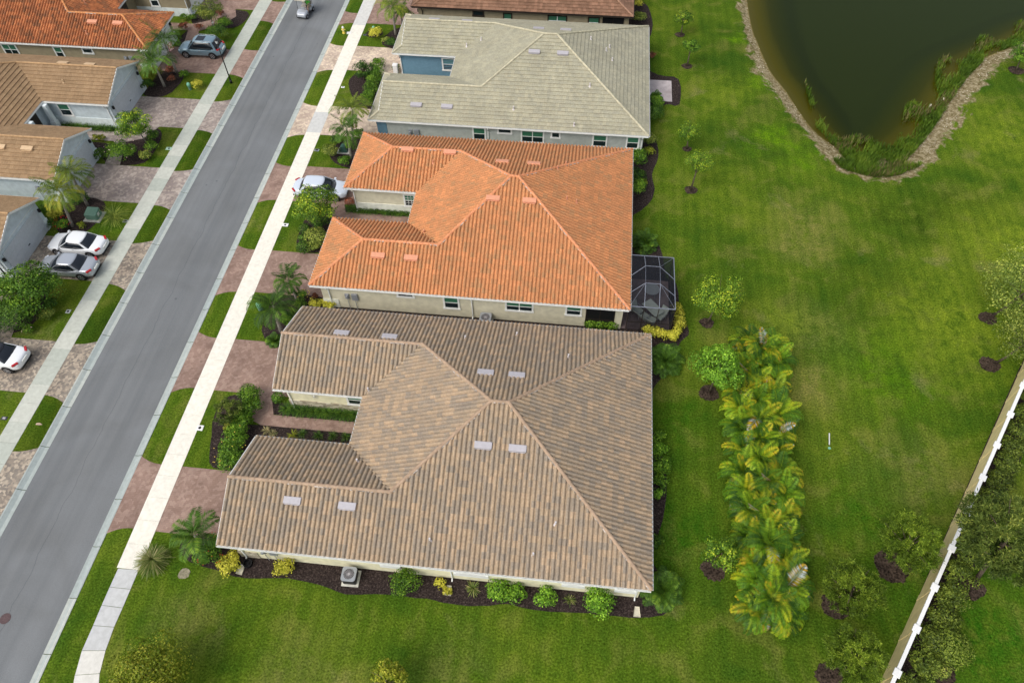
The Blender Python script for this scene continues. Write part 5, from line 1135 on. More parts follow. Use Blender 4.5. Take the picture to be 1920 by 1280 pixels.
# ================= CARS =================
def paint(name,c,met=.3,rough=.25):
    m,n,p=newmat(name,rough,.5,met); p.inputs['Base Color'].default_value=c; p.inputs['Coat Weight'].default_value=.6; p.inputs['Coat Roughness'].default_value=.08; return m
M['pt_white']=paint('white_car_paint',(.80,.82,.83,1),.0); M['pt_silver']=paint('silver_car_paint',(.47,.50,.54,1),.45); M['pt_blue']=paint('blue_grey_car_paint',(.20,.30,.36,1),.35); M['pt_ice']=paint('pale_blue_white_car_paint',(.66,.72,.80,1),.15)
M['pt_black']=paint('black_car_roof',(.01,.011,.016,1),.2)
M['tyre']=plain('tyre',(.018,.018,.019,1),.8,var=.1); M['rim']=plain('alloy_rim',(.45,.46,.48,1),.3,.5,.6,var=.03)
M['lamp_red']=glass('red_tail_lamp',(.42,.01,.015,1),.15); M['lamp_clear']=glass('clear_headlamp',(.60,.64,.68,1),.1); M['chrome']=plain('chrome',(.7,.71,.73,1),.2,.6,.8,var=.02)
M['plate']=plain('licence_plate',(.75,.76,.72,1),.5,var=.05)
def loft(rings,close=True):
    mb=MB(); n=len(rings[0]); V=[p for r in rings for p in r]; F=[]
    for i in range(len(rings)-1):
        for k in range(n):
            k2=(k+1)%n
            if not close and k==n-1: continue
            F.append((i*n+k,i*n+k2,(i+1)*n+k2,(i+1)*n+k))
    F.append(tuple(range(n))[::-1]); F.append(tuple((len(rings)-1)*n+k for k in range(n))); mb.add(V,F); return mb
def car(x,y,rz,label,mat,kind='sedan',roofm=None,L_=4.6,W_=1.80,H_=1.43,group='cars parked on the driveways'):
    root=empty('parked_car',(x,y,.02),rz,label,'car',group); hl=L_/2; suv=kind=='suv'
    bz=.98 if suv else .88; hood=1.02 if suv else .86; trunk=1.08 if suv else 1.0
    # stations from nose (+x) to tail: x, half width, sill z, shoulder z, centre z
    st=[(hl,.52,.38,.55,.60),(hl-.10,.74,.26,.64,.70),(hl-.35,.85,.20,.70,hood-.08),(hl-.75,.895,.18,.78,hood-.01),(hl-1.2,.90,.18,.82,hood-.02),(.35,.905,.18,.83,bz-.06),(-.6,.905,.18,.85,bz-.05),(-hl+1.15,.90,.18,.90,trunk+.0),(-hl+.6,.875,.20,.90,trunk),(-hl+.22,.80,.25,.86,trunk-.03),(-hl+.05,.72,.32,.78,trunk-.10),(-hl,.60,.42,.70,trunk-.22)]
    k=W_/1.81; rings=[]
    for (sx,w,z0,zs,zc) in st:
        w*=k; half=[(0,z0),(w*.80,z0),(w*.97,z0+.10),(w,(z0+zs)/2+.03),(w*.975,zs),(w*.86,zs+(zc-zs)*.62),(w*.45,zc-.012),(0,zc)]
        ring=[(sx,a,b) for a,b in half]+[(sx,-a,b) for a,b in half[-2:0:-1]]; rings.append(ring)
    mb=loft(rings[::-1]); body=mb.build('body',mat,root,smooth=True); s=body.modifiers.new('s','SUBSURF'); s.levels=s.render_levels=2
    # greenhouse: glass volume with painted roof and pillars
    fb,ft=(hl-1.05,hl-1.85) if suv else (hl-.92,hl-1.88); rt,rb=(-hl+.62,-hl+.16) if suv else (-hl+1.38,-hl+.52)
    if kind=='hatch': rt,rb=-hl+1.05,-hl+.45
    zr=H_; wb=.83*k; wt=.63*k; zb=bz-.08
    def ring(xf,xr,w,z,cv=.10,rw=.92):
        P=[]; m=6
        for i in range(m+1): t=i/m*2-1; P.append((xf-abs(t)**2.2*cv,-t*w*.93,z))     # front arc, left to right
        for i in range(1,4): P.append((xf-cv+(xr+cv*.6-xf+cv)*i/4,-w,z))
        for i in range(m+1): t=1-i/m*2; P.append((xr+abs(t)**2.2*cv*.6,-t*w*rw,z))
        for i in range(1,4): P.append((xr+cv*.6+(xf-cv-xr-cv*.6)*i/4,w,z))
        return P
    xm=lambda a,b,t:a+(b-a)*t
    r=[ring(fb,rb,wb,zb,.22),ring(xm(fb,ft,.5),xm(rb,rt,.5),xm(wb,wt,.42),zb+(zr-zb)*.5,.20),ring(ft,rt,wt,zr-.05,.16)]
    g_=loft(r).build('cabin_glass',M['carglass'],root,smooth=False)
    for p in g_.data.polygons: p.use_smooth=len(p.vertices)==4
    rr=[ring(ft+.05,rt-.05,wt+.035,zr-.075,.16),ring(ft+.02,rt-.02,wt+.02,zr-.03,.16),ring(ft-.10,rt+.10,wt-.10,zr,.14),ring(ft-.35,rt+.30,wt-.3,zr+.012,.1)]
    ro=loft(rr).build('roof_panel',roofm or mat,root,smooth=True)
    def strip(pm,a,b,w1,w2,out):    # pillar on the glass surface
        a=Vector(a);b=Vector(b);o=Vector(out)*.012; u=Vector((1,0,0)); pm.add([a-u*w1+o,a+u*w1+o,b+u*w2+o,b-u*w2+o,a-u*w1-o*2,a+u*w1-o*2,b+u*w2-o*2,b-u*w2-o*2],[(0,1,2,3),(7,6,5,4),(0,4,5,1),(1,5,6,2),(2,6,7,3),(3,7,4,0)])
    for s_ in (-1,1):
        pm=MB(); strip(pm,(fb-.24,s_*wb*.985,zb),(ft-.16,s_*wt,zr-.07),.045,.04,(0,s_,0.4)); pm.build('front_pillar',mat,root)
        pm=MB(); strip(pm,(rb+.30,s_*wb,zb),(rt+.16,s_*wt,zr-.07),.17 if not suv else .12,.09,(0,s_,0.4)); pm.build('rear_pillar',mat,root)
        pm=MB(); pm.bar((fb-.15,s_*(wb+.012),zb+.035),(rb+.1,s_*(wb+.012),zb+.035),.03,.03); pm.build('window_trim',mat,root)
    for sx in (hl-.92,-hl+.95):
        for s_ in (-1,1):
            wy=s_*(W_/2-.10); mb=MB(); mb.tube([(sx,s_*(W_/2-.22),.33),(sx,s_*(W_/2+.008),.33)],[.40,.40],20); mb.build('wheel_arch',M['black'],root)
            mb=MB(); mb.tube([(sx,s_*(W_/2-.20),.325),(sx,s_*(W_/2-.03),.325),(sx,s_*(W_/2+.018),.325)],[.325,.325,.295],20); w_=mb.build('wheel',M['tyre'],root)
            mb=MB(); c=(sx,s_*(W_/2+.024),.325)
            for i in range(5):
                a=2*math.pi*i/5+.3; mb.bar(c,(sx+.215*math.cos(a),c[1],.325+.215*math.sin(a)),.055,.012,up=(0,1,0))
            for i in range(16):
                a=2*math.pi*i/16;b=2*math.pi*(i+1)/16; mb.bar((sx+.22*math.cos(a),c[1],.325+.22*math.sin(a)),(sx+.22*math.cos(b),c[1],.325+.22*math.sin(b)),.03,.014,up=(0,1,0))
            mb.build('rim',M['rim'],w_)
    for s_ in (-1,1):
        mb=MB(); mb.bar((hl-.16,s_*.56*k,.655),(hl-.42,s_*.78*k,.735),.14,.10); mb.build('headlight',M['lamp_clear'],root,bevel=.03)
        tz=trunk-.12; mb=MB(); mb.bar((-hl+.06,s_*.50*k,tz),(-hl+.34,s_*.835*k,tz-.02),.17,.13); mb.build('tail_light',M['lamp_red'],root,bevel=.03)
        mb=MB(); mb.box(fb-.40,s_*(W_/2-.03),zb+.02,fb-.22,s_*(W_/2+.15),zb+.14); mb.build('wing_mirror',mat,root,bevel=.03)
        mb=MB(); 
        for dx in (-.25,-1.15): mb.box(dx,s_*(W_/2-.005),.80,dx+.18,s_*(W_/2+.012),.83)
        mb.build('door_handle',M['chrome'],root)
    mb=MB(); mb.bar((-hl-.005,-.28,trunk-.30),(-hl-.005,.28,trunk-.30),.14,.14); mb.build('number_plate',M['plate'],root)
    mb=MB(); mb.bar((hl-.04,-.42,.46),(hl-.04,.42,.46),.10,.16); mb.build('grille',M['black'],root)
    mb=MB(); mb.bar((-hl+.05,-.62,.30),(-hl+.05,.62,.30),.12,.10); mb.build('rear_valance',M['black'],root)
    if suv:
        mb=MB(); mb.box(rt+1.0,-.40,zr+.012,ft-.35,.40,zr+.022); mb.build('sunroof',M['carglass'],root)
        for s_ in (-1,1): mb=MB(); mb.tube([(ft-.25,s_*(wt-.03),zr-.02),(ft-.4,s_*(wt-.03),zr+.05),(rt+.3,s_*(wt-.03),zr+.05),(rt+.12,s_*(wt-.03),zr-.02)],.022,6); mb.build('roof_rail',M['chrome'],root)
    return root
x,y,_=at(146,457,.6); car(x,y,math.pi-.02,'white sedan parked beside the red flowers, nose to the blue-grey garage','pt' and M['pt_white'])
x,y,_=at(128,498,.6); car(x,y,math.pi+.02,'silver grey sedan parked just below the white sedan',M['pt_silver'],L_=4.55)
x,y,_=at(-12,666,.6); car(x,y,math.pi-.04,'white coupe with black roof cut off by the left edge',M['pt_white'],roofm=M['pt_black'],L_=4.8,W_=1.88)
x,y,_=at(602,353,.6); car(x,y,0.03,'pale bluish white hatchback nosed up to the orange tiled garage',M['pt_ice'],kind='hatch',L_=4.6)
x,y,_=at(377,88,.75); car(x,y,math.pi+.0,'blue-grey SUV with sunroof and roof rails on the reddish brick drive',M['pt_blue'],kind='suv',L_=4.65,W_=1.86,H_=1.68)
# ================= GOLF CART WITH DRIVER =================
def skin_body(name,joints,edges,radii,mat,parent,sub=2):
    me=bpy.data.meshes.new(name); me.from_pydata(joints,edges,[]); o=link(name,me,parent,mat)
    sk=o.modifiers.new('skin','SKIN'); sl=me.skin_vertices[0].data if me.skin_vertices else None
    if not me.skin_vertices:
        bpy.context.view_layer.objects.active=o
    return o
def tube_person(root,off,shirt):
    "seated driver grown as one surface by metaball-like joined tapered limbs, remeshed"
    mb=MB(); X0,Y0,Z0=off; T=lambda *p:(X0+p[0],Y0+p[1],Z0+p[2])
    return T
cx_,cy_,_=at(568,14,.9)
cart=empty('golf_cart',(cx_,cy_+.35,-.08),-math.pi/2-.12,'silver golf cart with beige roof driving down the street at the top edge','golf cart')
M['cartroof']=plain('cart_roof',(.50,.46,.36,1),.6,var=.05); M['seatmat']=plain('cart_seat',(.30,.27,.22,1),.7,var=.05)
mb=MB()
rings=[]
for sx,w,z0,z1 in [(1.18,.30,.30,.42),(1.12,.48,.26,.58),(.85,.56,.24,.72),(.55,.58,.24,.82),(.42,.58,.24,.80)]:
    rings.append([(sx,-w,z0),(sx,-w,z1*.85),(sx,-w*.8,z1),(sx,w*.8,z1),(sx,w,z1*.85),(sx,w,z0)])
loft(rings[::-1]).build('front_cowl',M['pt_silver'],cart,smooth=False,bevel=.03)
mb=MB(); mb.box(-1.15,-.55,.24,.45,.55,.32); mb.build('floor_pan',M['black'],cart)
mb=MB(); mb.box(-1.15,-.56,.32,-.25,.56,.62); mb.build('rear_body',M['pt_silver'],cart,bevel=.05)
mb=MB(); mb.box(-.72,-.52,.62,-.22,.52,.76); mb.build('seat',M['seatmat'],cart,bevel=.04)
mb=MB(); mb.box(-.82,-.52,.76,-.72,.52,1.18); mb.build('backrest',M['seatmat'],cart,bevel=.03)
mb=MB(); mb.box(-1.0,-.60,1.83,.72,.60,1.89); mb.build('cart_roof',M['cartroof'],cart,bevel=.03)
for sy in (-1,1):
    mb=MB(); mb.tube([(.50,sy*.53,.78),(.35,sy*.54,1.83)],.018,6); mb.build('front_post',M['black'],cart)
    mb=MB(); mb.tube([(-.85,sy*.54,.7),(-.92,sy*.54,1.83)],.018,6); mb.build('rear_post',M['black'],cart)
    mb=MB(); mb.bar((1.08,sy*.34,.55),(1.00,sy*.46,.58),.10,.08); mb.build('headlight',M['lamp_clear'],cart,bevel=.02)
    for sx in (.80,-.80):
        mb=MB(); mb.tube([(sx,sy*.42,.23),(sx,sy*.60,.23)],.23,16); w_=mb.build('wheel',M['tyre'],cart); mb=MB(); mb.tube([(sx,sy*.60,.23),(sx,sy*.615,.23)],.12,12); mb.build('rim',M['rim'],w_)
mb=MB(); mb.add([(.50,-.50,.84),(.50,.50,.84),(.37,.50,1.78),(.37,-.50,1.78)],[(0,1,2,3)]); mb.build('windshield',screen('clear_windshield',(.7,.75,.78,1),.12),cart)
mb=MB()
for i in range(14):
    a=2*math.pi*i/14;b=2*math.pi*(i+1)/14; mb.bar((.20+.05*math.sin(a),.27+.17*math.cos(a),1.0+.15*math.sin(a)),(.20+.05*math.sin(b),.27+.17*math.cos(b),1.0+.15*math.sin(b)),.025)
mb.tube([(.40,.27,.8),(.20,.27,1.0)],.02,6); mb.build('steering_wheel',M['black'],cart)
def person(label,parent_loc,rz,shirt,shorts,skin):
    root=empty('person',parent_loc,rz,label,'person')
    J=[(0,0,0),(0,0,.16),(0,0,.34),(.01,0,.50),(.02,0,.58),(.03,0,.66),(.03,0,.76),   # pelvis..head top
       (-.0,.19,.47),(.12,.24,.24),(.36,.14,.26),(-.0,-.19,.47),(.12,-.24,.24),(.36,-.14,.26),
       (.04,.10,-.02),(.44,.13,.02),(.50,.13,-.42),(.64,.13,-.46),(.04,-.10,-.02),(.44,-.13,.02),(.50,-.13,-.42),(.64,-.13,-.46)]
    E_=[(0,1),(1,2),(2,3),(3,4),(4,5),(5,6),(3,7),(7,8),(8,9),(3,10),(10,11),(11,12),(0,13),(13,14),(14,15),(15,16),(0,17),(17,18),(18,19),(19,20)]
    Rd=[.14,.13,.15,.10,.055,.085,.07,.06,.042,.03,.06,.042,.03,.085,.062,.042,.032,.085,.062,.042,.032]
    me=bpy.data.meshes.new('body'); me.from_pydata(J,E_,[]); o=link('body',me,root,skin)
    o.modifiers.new('skin','SKIN')
    bm=bmesh.new(); bm.from_mesh(me); lay=bm.verts.layers.skin.verify()
    for v,r in zip(bm.verts,Rd): v[lay].radius=(r,r*1.0)
    bm.verts.ensure_lookup_table(); bm.verts[0][lay].use_root=True; bm.to_mesh(me); bm.free()
    s=o.modifiers.new('s','SUBSURF'); s.levels=s.render_levels=2; o.modifiers['skin'].use_smooth_shade=True
    # fingers
    hands=MB()
    for s_ in (1,-1):
        hands.bar((.34,s_*.14,.26),(.42,s_*.135,.27),.07,.028)
        for i in range(4): a=(.42,s_*(.135-.028+.019*i),.27); l=[.055,.068,.072,.060][i]; hands.tube([a,(a[0]+l*.6,a[1],a[2]+.012),(a[0]+l*.8,a[1],a[2]-.03)],[.009,.008,.007],6)
        hands.tube([(.36,s_*.17,.265),(.40,s_*.19,.29),(.43,s_*.175,.30)],[.010,.009,.008],6)
    hands.build('hands',skin,root,smooth=True)
    sh=MB(); 
    def rg(z,rx,ry,xo=0): return [(xo+rx*math.cos(2*math.pi*i/16),ry*math.sin(2*math.pi*i/16),z) for i in range(16)]
    loft([rg(-.02,.165,.19),rg(.16,.155,.175),rg(.34,.165,.205),rg(.46,.135,.215),rg(.52,.09,.12,.01)]).build('shirt',shirt,root,smooth=True)
    sl=MB()
    for s_ in (1,-1): sl.tube([(0,s_*.17,.47),(.05,s_*.225,.37),(.09,s_*.24,.29)],[.085,.075,.068],10)
    sl.build('sleeves',shirt,root,smooth=True)
    pt=MB()
    for s_ in (1,-1): pt.tube([(0,s_*.09,.0),(.22,s_*.115,.01),(.42,s_*.13,.02)],[.12,.105,.085],10)
    pt.build('shorts',shorts,root,smooth=True)
    hr=MB(); hr.tube([(.015,0,.70),(.01,0,.76),(.01,0,.80)],[.105,.095,.05],12); hr.build('hair',plain('brown_hair',(.06,.04,.025,1),.8),root,smooth=True)
    fc=MB(); 
    for s_ in (1,-1): fc.cyl(.118,s_*.032,.695,.705,.010,n=6); fc.tube([(.03,s_*.088,.67),(.035,s_*.10,.69)],.018,6)
    fc.tube([(.115,0,.69),(.138,0,.665)],[.010,.014],6); fc.box(.108,-.022,.632,.118,.022,.640); fc.build('face_details',plain('face_detail',(.45,.22,.16,1),.7),root)
    return root
_a=-math.pi/2-.12; _c=Vector((cx_,cy_+.35,-.08)); _o=Vector((-.42,.27,0)); _w=Vector((_c.x+_o.x*math.cos(_a)-_o.y*math.sin(_a),_c.y+_o.x*math.sin(_a)+_o.y*math.cos(_a),_c.z+.86))
person('person in a bright green shirt driving the golf cart',_w,_a,plain('green_shirt',(.10,.50,.06,1),.8,var=.05),plain('tan_shorts',(.35,.28,.18,1),.8,var=.05),plain('skin',(.55,.33,.23,1),.6,var=.03))
# ================= STREET FURNITURE AND SMALL THINGS =================
def lamp_post(bx,by,h,label,lean=(0,0)):
    x,y,_=at(bx,by,0); root=empty('street_lamp',(x,y,0),0,label,'street lamp','black street lamps'); mb=MB()
    mb.cyl(0,0,0,.35,.13,.10,12); mb.tube([(0,0,.3),(0,0,h)],[.062,.045],10); mb.build('pole',M['black'],root,smooth=True)
    mb=MB(); mb.cyl(0,0,h,h+.10,.06,.12,10); mb.cyl(0,0,h+.42,h+.55,.22,.04,12); 
    for i in range(4): a=R(45+90*i); mb.bar((.13*math.cos(a),.13*math.sin(a),h+.08),(.17*math.cos(a),.17*math.sin(a),h+.44),.02)
    mb.build('lantern',M['black'],root); mb=MB(); mb.cyl(0,0,h+.10,h+.42,.10,.14,12); mb.build('lamp_glass',plain('frosted_lamp_glass',(.75,.76,.76,1),.3,var=.02),root)
lamp_post(434,156,4.1,'black street lamp on the grass strip beside the blue SUV drive'); lamp_post(24,531,4.1,'black street lamp rising at the left edge behind the large glossy tree')
def ubox(px,py,w,d,h,mat,label,name='utility_box',cat='utility box',rz=0,slab=True):
    x,y,_=at(px,py,0); root=empty(name,(x,y,0),rz,label,cat); 
    if slab: mb=MB(); mb.box(-w*.72,-d*.75,0,w*.72,d*.75,.06); mb.build('slab',M['walk_grey'] if False else plain('slab_concrete',(.42,.42,.38,1),.9),root)
    mb=MB(); mb.add([(-w/2,-d/2,.06),(w/2,-d/2,.06),(w/2,d/2,.06),(-w/2,d/2,.06),(-w/2,-d/2,h*.8),(w/2,-d/2,h*.8),(w/2,d/2,h),(-w/2,d/2,h)],[(0,3,2,1),(4,5,6,7),(0,1,5,4),(1,2,6,5),(2,3,7,6),(3,0,4,7)]); mb.build('cabinet',mat,root,bevel=.04)
    return root
M['utilgreen']=plain('utility_green',(.13,.24,.18,1),.55,var=.06); M['teal']=plain('pedestal_green',(.22,.52,.36,1),.5,var=.05)
t=ubox(178,407,1.0,.85,.75,M['utilgreen'],'green metal transformer box on a slab across the street'); mb=MB(); mb.box(.505,-.15,.30,.51,.12,.55); mb.build('notice_label',M['plate'],t)
def pedestal(px,py,label,r=.13,h=.75):
    x,y,_=at(px,py,0); root=empty('cable_pedestal',(x,y,0),0,label,'pedestal','small green cable pedestals'); mb=MB(); mb.cyl(0,0,0,h*.45,r*1.15,n=12); mb.build('base',M['utilgreen'],root); mb=MB(); mb.tube([(0,0,h*.45),(0,0,h*.8),(0,0,h*.95),(0,0,h)],[r*1.3,r*1.3,r*.9,r*.3],12); mb.build('hood',M['teal'],root,smooth=True)
pedestal(357,168,'small green pedestal beside the yellow croton across the street'); pedestal(702,62,'small green pedestal in the yellow croton mound by the sidewalk'); pedestal(489,580,'small green pedestal at the left edge of the bed under the dark palm',.16,.8)
x,y,_=at(645,284,0); root=empty('meter_dome',(x,y,0),0,'dark green domed utility enclosure on a pale pad beside the sidewalk palms','utility box'); mb=MB(); mb.box(-.55,-.40,0,.55,.40,.06); mb.build('pad',plain('pad_concrete',(.45,.45,.42,1),.9),root)
mb=MB(); rr_=[]
for i in range(7): a=math.pi*i/6; rr_.append([(math.cos(a)*.36,-.24,.06+math.sin(a)*.62),(math.cos(a)*.36,.24,.06+math.sin(a)*.62)])
V=[p for q in rr_ for p in q]; F=[(2*i,2*i+1,2*i+3,2*i+2) for i in range(6)]+[tuple(2*i for i in range(7))[::-1],tuple(2*i+1 for i in range(7))]; mb.add(V,F); mb.build('dome',plain('dome_green',(.04,.10,.08,1),.4,var=.05),root,bevel=.02)
# hydrant
x,y,_=at(645,63,0); root=empty('fire_hydrant',(x,y,0),.2,'yellow and white fire hydrant on the grass island at the top','fire hydrant'); hy=plain('hydrant_yellow',(.80,.62,.12,1),.5,var=.05)
mb=MB(); mb.cyl(0,0,0,.10,.16,n=14); mb.tube([(0,0,.1),(0,0,.55),(0,0,.62)],[.115,.115,.14],14); mb.tube([(-.2,0,.42),(.2,0,.42)],.06,10); mb.build('barrel',hy,root)
mb=MB(); mb.tube([(0,0,.62),(0,0,.74),(0,0,.80)],[.13,.09,.03],14); mb.build('bonnet',M['brightwhite'],root)
mb=MB(); mb.cyl(0,-.11,.40,.44,.055,n=8); mb.box(.30,-.20,0,.75,.18,.05); mb.build('valve_pad',M['brightwhite'],root)
# access lids, cleanouts, boxes in the lawns
def lid(px,py,w,d,mat,hole,label,name='access_cover',cat='access cover',rz=0,inner=None,roundh=True):
    x,y,_=at(px,py,0); root=empty(name,(x,y,0),rz,label,cat); mb=MB(); mb.box(-w/2,-d/2,0,w/2,d/2,.034); mb.build('collar',mat,root,bevel=.01)
    mb=MB()
    if roundh: mb.cyl(0,0,.03,.042,hole,n=16)
    else: mb.box(-hole,-hole*.7,.03,hole,hole*.7,.042)
    mb.build('cover',inner or M['black'],root)
lid(535,422,.50,.34,M['brightwhite'],.085,'white collar with dark round hole on the grass beside the orange villa sidewalk')
lid(375,802,.46,.40,M['brightwhite'],.10,'white collar with round cover beside the sidewalk left of the cream courtyard')
lid(128,584,.34,.34,plain('pale_collar',(.5,.52,.5,1),.7),.09,'pale round cleanout in the lawn below the large glossy tree')
lid(643,164,.34,.24,M['brightwhite'],.07,'white collar beside the sidewalk left of the grey-green roof hedge')
lid(235,415,.42,.30,M['lead'],.13,'grey rectangular meter lid beside the sidewalk below the ornamental grass',roundh=False)
lid(317,279,.55,.36,plain('pale_green_lid',(.42,.60,.48,1),.6),.10,'pale green and white lid in the lawn of the curved flower bed')
lid(594,282,.42,.28,M['lead'],.13,'grey meter lid beside the sidewalk level with the green utility dome',roundh=False)
lid(684,66,.34,.24,plain('slate_lid',(.10,.11,.14,1),.5),.1,'dark lid at the sidewalk edge beside the yellow croton mound',roundh=False)
lid(8,784,.42,.26,plain('charcoal_lid',(.05,.05,.06,1),.5),.1,'charcoal meter lid with white dots beside the west sidewalk at the left edge',roundh=False,inner=M['ventgrey'])
x,y,_=at(345,1075,0); mb=MB(); mb.prism([(x+.36*math.cos(i*.5236)*rnd.uniform(.85,1.1),y+.34*math.sin(i*.5236)*rnd.uniform(.85,1.1)) for i in range(12)],0,.014); tag(mb.build('bare_patch',plain('bare_sand',(.30,.27,.18,1),.95,var=.25,scale=7)),'small bare sandy square in the lawn right of the ornamental grass','bare patch')
x,y,_=at(10,1159,-.09); mb=MB(); mb.cyl(0,0,-.005,.012,.30,n=28); o=mb.build('manhole_cover',plain('iron_cover',(.12,.075,.075,1),.6,.4,.3,var=.2,scale=14)); o.location=(x,y,-.082); tag(o,'dark reddish round manhole cover in the street at the bottom left','manhole cover')
# dead frond piece on the verge
x,y,_=at(73,795,0); mb=MB(); mb.add([(-.22,-.05,.02),(.05,-.09,.05),(.26,-.01,.02),(.10,.07,.07),(-.12,.06,.06),(-.22,-.05,.0),(.05,-.09,.0),(.26,-.01,.0),(.10,.07,.0),(-.12,.06,.0)],[(0,1,2,3,4),(9,8,7,6,5),(0,5,6,1),(1,6,7,2),(2,7,8,3),(3,8,9,4),(4,9,5,0)]); o=mb.build('fallen_palm_sheath',plain('dry_sheath',(.62,.46,.33,1),.8,var=.25,scale=12)); o.location=(x,y,.005); tag(o,'dry pale palm sheath lying on the grass strip by the kerb','debris')
# white marker pipe
x,y,_=at(1555,833,0); mb=MB(); tx,ty,_=at(1555,812,.75); mb.tube([(0,0,0),(tx-x,ty-y,.75)],.035,10); o=mb.build('marker_pipe',M['brightwhite']); o.location=(x,y,0); tag(o,'white upright marker pipe in the lawn right of the palm hedge','pipe')
x,y,_=at(1555,840,0); mb=MB(); mb.cyl(0,0,0,.03,.09,n=12); o=mb.build('valve_lid',M['teal']); o.location=(x,y,0); tag(o,'small round green valve lid at the foot of the white marker pipe','valve lid')
# air conditioners
def ac(px,py,rz,label):
    x,y,_=at(px,py,0); root=empty('air_conditioner',(x,y,.01),rz,label,'air conditioner','outdoor air conditioners'); mb=MB(); mb.box(-.50,-.48,0,.50,.48,.07); mb.build('pad',plain('ac_pad',(.62,.60,.52,1),.8),root,bevel=.01)
    mb=MB(); mb.box(-.38,-.38,.07,.38,.38,.74); c=mb.build('casing',M['black'],root,bevel=.06); mb=MB()
    k=28
    for r0,r1,z0,z1 in ((.30,.34,.80,.80),):
        V=[];F=[]
        sq=lambda a,R_:(R_*max(-1,min(1,1.25*math.cos(a))),R_*max(-1,min(1,1.25*math.sin(a))))
        for i in range(k): a=2*math.pi*i/k; V+=[(.31*math.cos(a),.31*math.sin(a),.80),(*sq(a,.42),.80),(*sq(a,.42),.72)]
        for i in range(k): j=(i+1)%k; F+=[(3*i,3*i+1,3*j+1,3*j),(3*i+1,3*i+2,3*j+2,3*j+1)]
        mb.add(V,F)
    mb.build('top_cover',M['lead'],root)
    mb=MB()
    for i in range(20): a=2*math.pi*i/20; mb.bar((.06*math.cos(a),.06*math.sin(a),.79),(.31*math.cos(a),.31*math.sin(a),.79),.010)
    for rr in (.12,.18,.24,.29):
        for i in range(24): a=2*math.pi*i/24;b=2*math.pi*(i+1)/24; mb.bar((rr*math.cos(a),rr*math.sin(a),.79),(rr*math.cos(b),rr*math.sin(b),.79),.008)
    mb.cyl(0,0,.76,.81,.06,n=12); mb.build('fan_guard',M['ventgrey'],root)
    mb=MB()
    for i in range(4): a=math.pi/2*i; mb.add([(0,0,.70),(.27*math.cos(a),.27*math.sin(a),.68),(.27*math.cos(a+.8),.27*math.sin(a+.8),.72)],[(0,1,2)])
    mb.build('fan_blades',M['lead'],root)
ac(659,1084,0.02,'grey air conditioner on a pale pad in the bed south of the brown roof'); ac(911,607,0.0,'grey air conditioner in the gap between the orange and brown roofs')
# splash blocks and the planter ring
for px,py,lb,rz in ((452,1068,'pale splash block under the left downspout',.15),(841,1107,'pale splash block under the middle downspout',.05),(1194,1147,'pale splash block under the corner downspout',0)):
    x,y,_=at(px,py,0); mb=MB(); mb.add([(-.10,.25,.03),(.10,.25,.03),(.17,-.25,.03),(-.17,-.25,.03),(-.13,.28,.10),(.13,.28,.10),(.20,-.27,.07),(-.20,-.27,.07),(-.13,.28,0),(.13,.28,0),(.20,-.27,0),(-.20,-.27,0)],[(0,3,2,1),(0,1,5,4),(1,2,6,5),(3,0,4,7),(4,5,9,8),(5,6,10,9),(7,4,8,11),(2,3,7,6),(6,7,11,10)]); o=mb.build('splash_block',plain('splash_concrete',(.62,.58,.45,1),.9,var=.08)); o.location=(x,y,.02); o.rotation_euler=(0,0,-rz); tag(o,lb,'splash block','splash blocks under downspouts')
x,y,_=at(466,1057,0); mb=MB()
for i in range(28): a=2*math.pi*i/28;b=2*math.pi*(i+1)/28; mb.bar((.24*math.cos(a),.24*math.sin(a),.12),(.24*math.cos(b),.24*math.sin(b),.12),.05,.22); 
mb.cyl(0,0,.02,.06,.22,n=20); mb.cyl(0,0,.05,.14,.07,n=10)
for i in range(14): a=2*math.pi*i/14;b=2*math.pi*(i+1)/14; mb.bar((.15*math.cos(a),.15*math.sin(a),.09),(.15*math.cos(b),.15*math.sin(b),.09),.03)
o=mb.build('hose_pot',M['black']); o.location=(x,y,.01); tag(o,'black round hose pot beside the left downspout','hose pot')
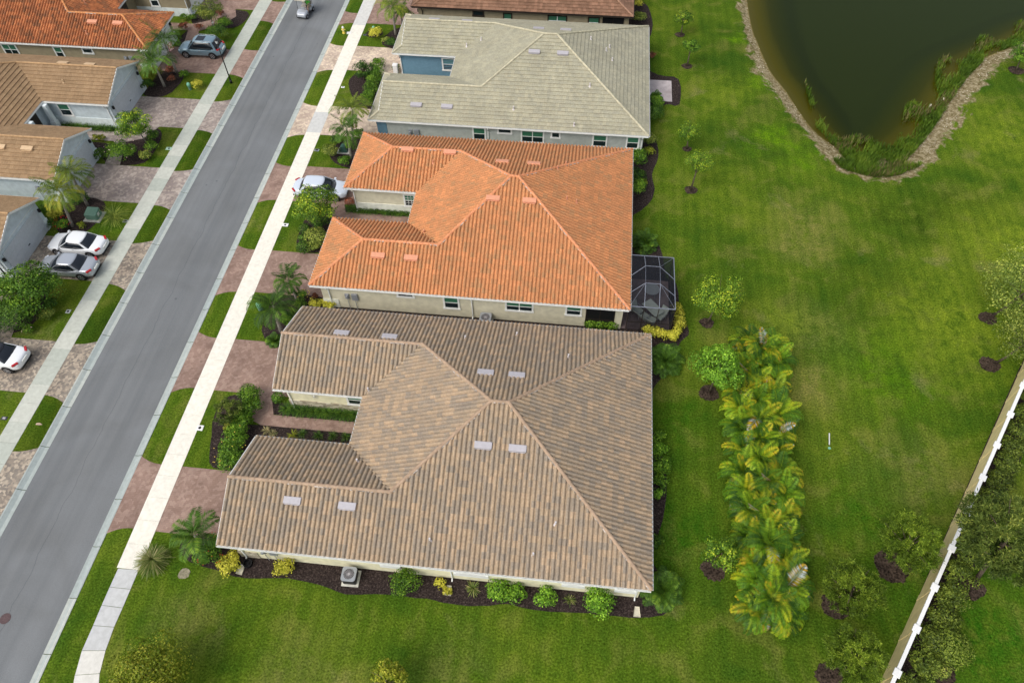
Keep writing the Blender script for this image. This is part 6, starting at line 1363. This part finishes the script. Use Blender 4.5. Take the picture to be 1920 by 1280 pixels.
# objects by the blue siding garage
x,y,_=at(743,138,0); mb=MB(); mb.box(-.22,-.20,0,.22,.20,.9); mb.box(-.25,-.23,.9,.25,.23,1.0); o=mb.build('deck_box',M['brightwhite'],bevel=.03); o.location=(x,y,.015); tag(o,'upright white box at the blue siding garage corner','box')
x,y,_=at(757,140,0); mb=MB(); 
for s_ in (-1,1): mb.bar((s_*.18,0,0),(0,0,1.0),.06)
mb.add([(-.16,.0,.05),(.16,0,.05),(0,0,.95),(-.16,.03,.05),(.16,.03,.05),(0,.03,.95)],[(0,1,2),(5,4,3),(0,3,4,1)]); o=mb.build('garden_obelisk',M['brightwhite']); o.location=(x,y,.015); tag(o,'white triangular garden trellis in front of the blue siding','trellis')
x,y,_=at(402,52,0); mb=MB(); mb.tube([(0,0,0),(0,0,.5)],.02,6); mb.tube([(0,0,.5),(.10,0,.62),(.05,0,.72),(.16,0,.78)],[.07,.06,.03,.02],8); mb.tube([(-.15,0,.50),(0,0,.56),(.10,0,.60)],[.03,.09,.06],8); o=mb.build('heron_ornament',M['brightwhite'],smooth=True); o.location=(x,y,0); tag(o,'white bird garden ornament among shrubs near the blue SUV','ornament')
x,y,_=at(345,139,0); mb=MB(); mb.tube([(0,0,0),(0,0,.25),(.05,0,.4),(.1,0,.42)],[.09,.10,.05,.03],8); o=mb.build('garden_ornament',M['brightwhite'],smooth=True); o.location=(x,y,0); tag(o,'small white figure on the mulch beside the brick drive across the street','ornament')
# flag on the rust roofed garage front
x,y,_=at(300,86,2.0); root=empty('garden_flag',(-41.5,62.1,0),0,'striped red and white flag on a pole by the rust-orange corner roof','flag'); mb=MB(); mb.tube([(-.1,0,1.9),(.75,0,2.5)],.015,6); mb.build('flagpole',M['brightwhite'],root)
mb=MB(); n=7
for i in range(n): mb.add([(.1+.6*i/n,.02*math.sin(i),2.0+.4*i/n),(.1+.6*(i+1)/n,.02*math.sin(i+1),2.0+.4*(i+1)/n),(.1+.6*(i+1)/n,.02,1.2+.4*(i+1)/n),(.1+.6*i/n,.02,1.2+.4*i/n)],[(0,1,2,3)],m=i%2)
mb.build('cloth',[plain('flag_red',(.45,.03,.04,1),.8),M['brightwhite']],root)
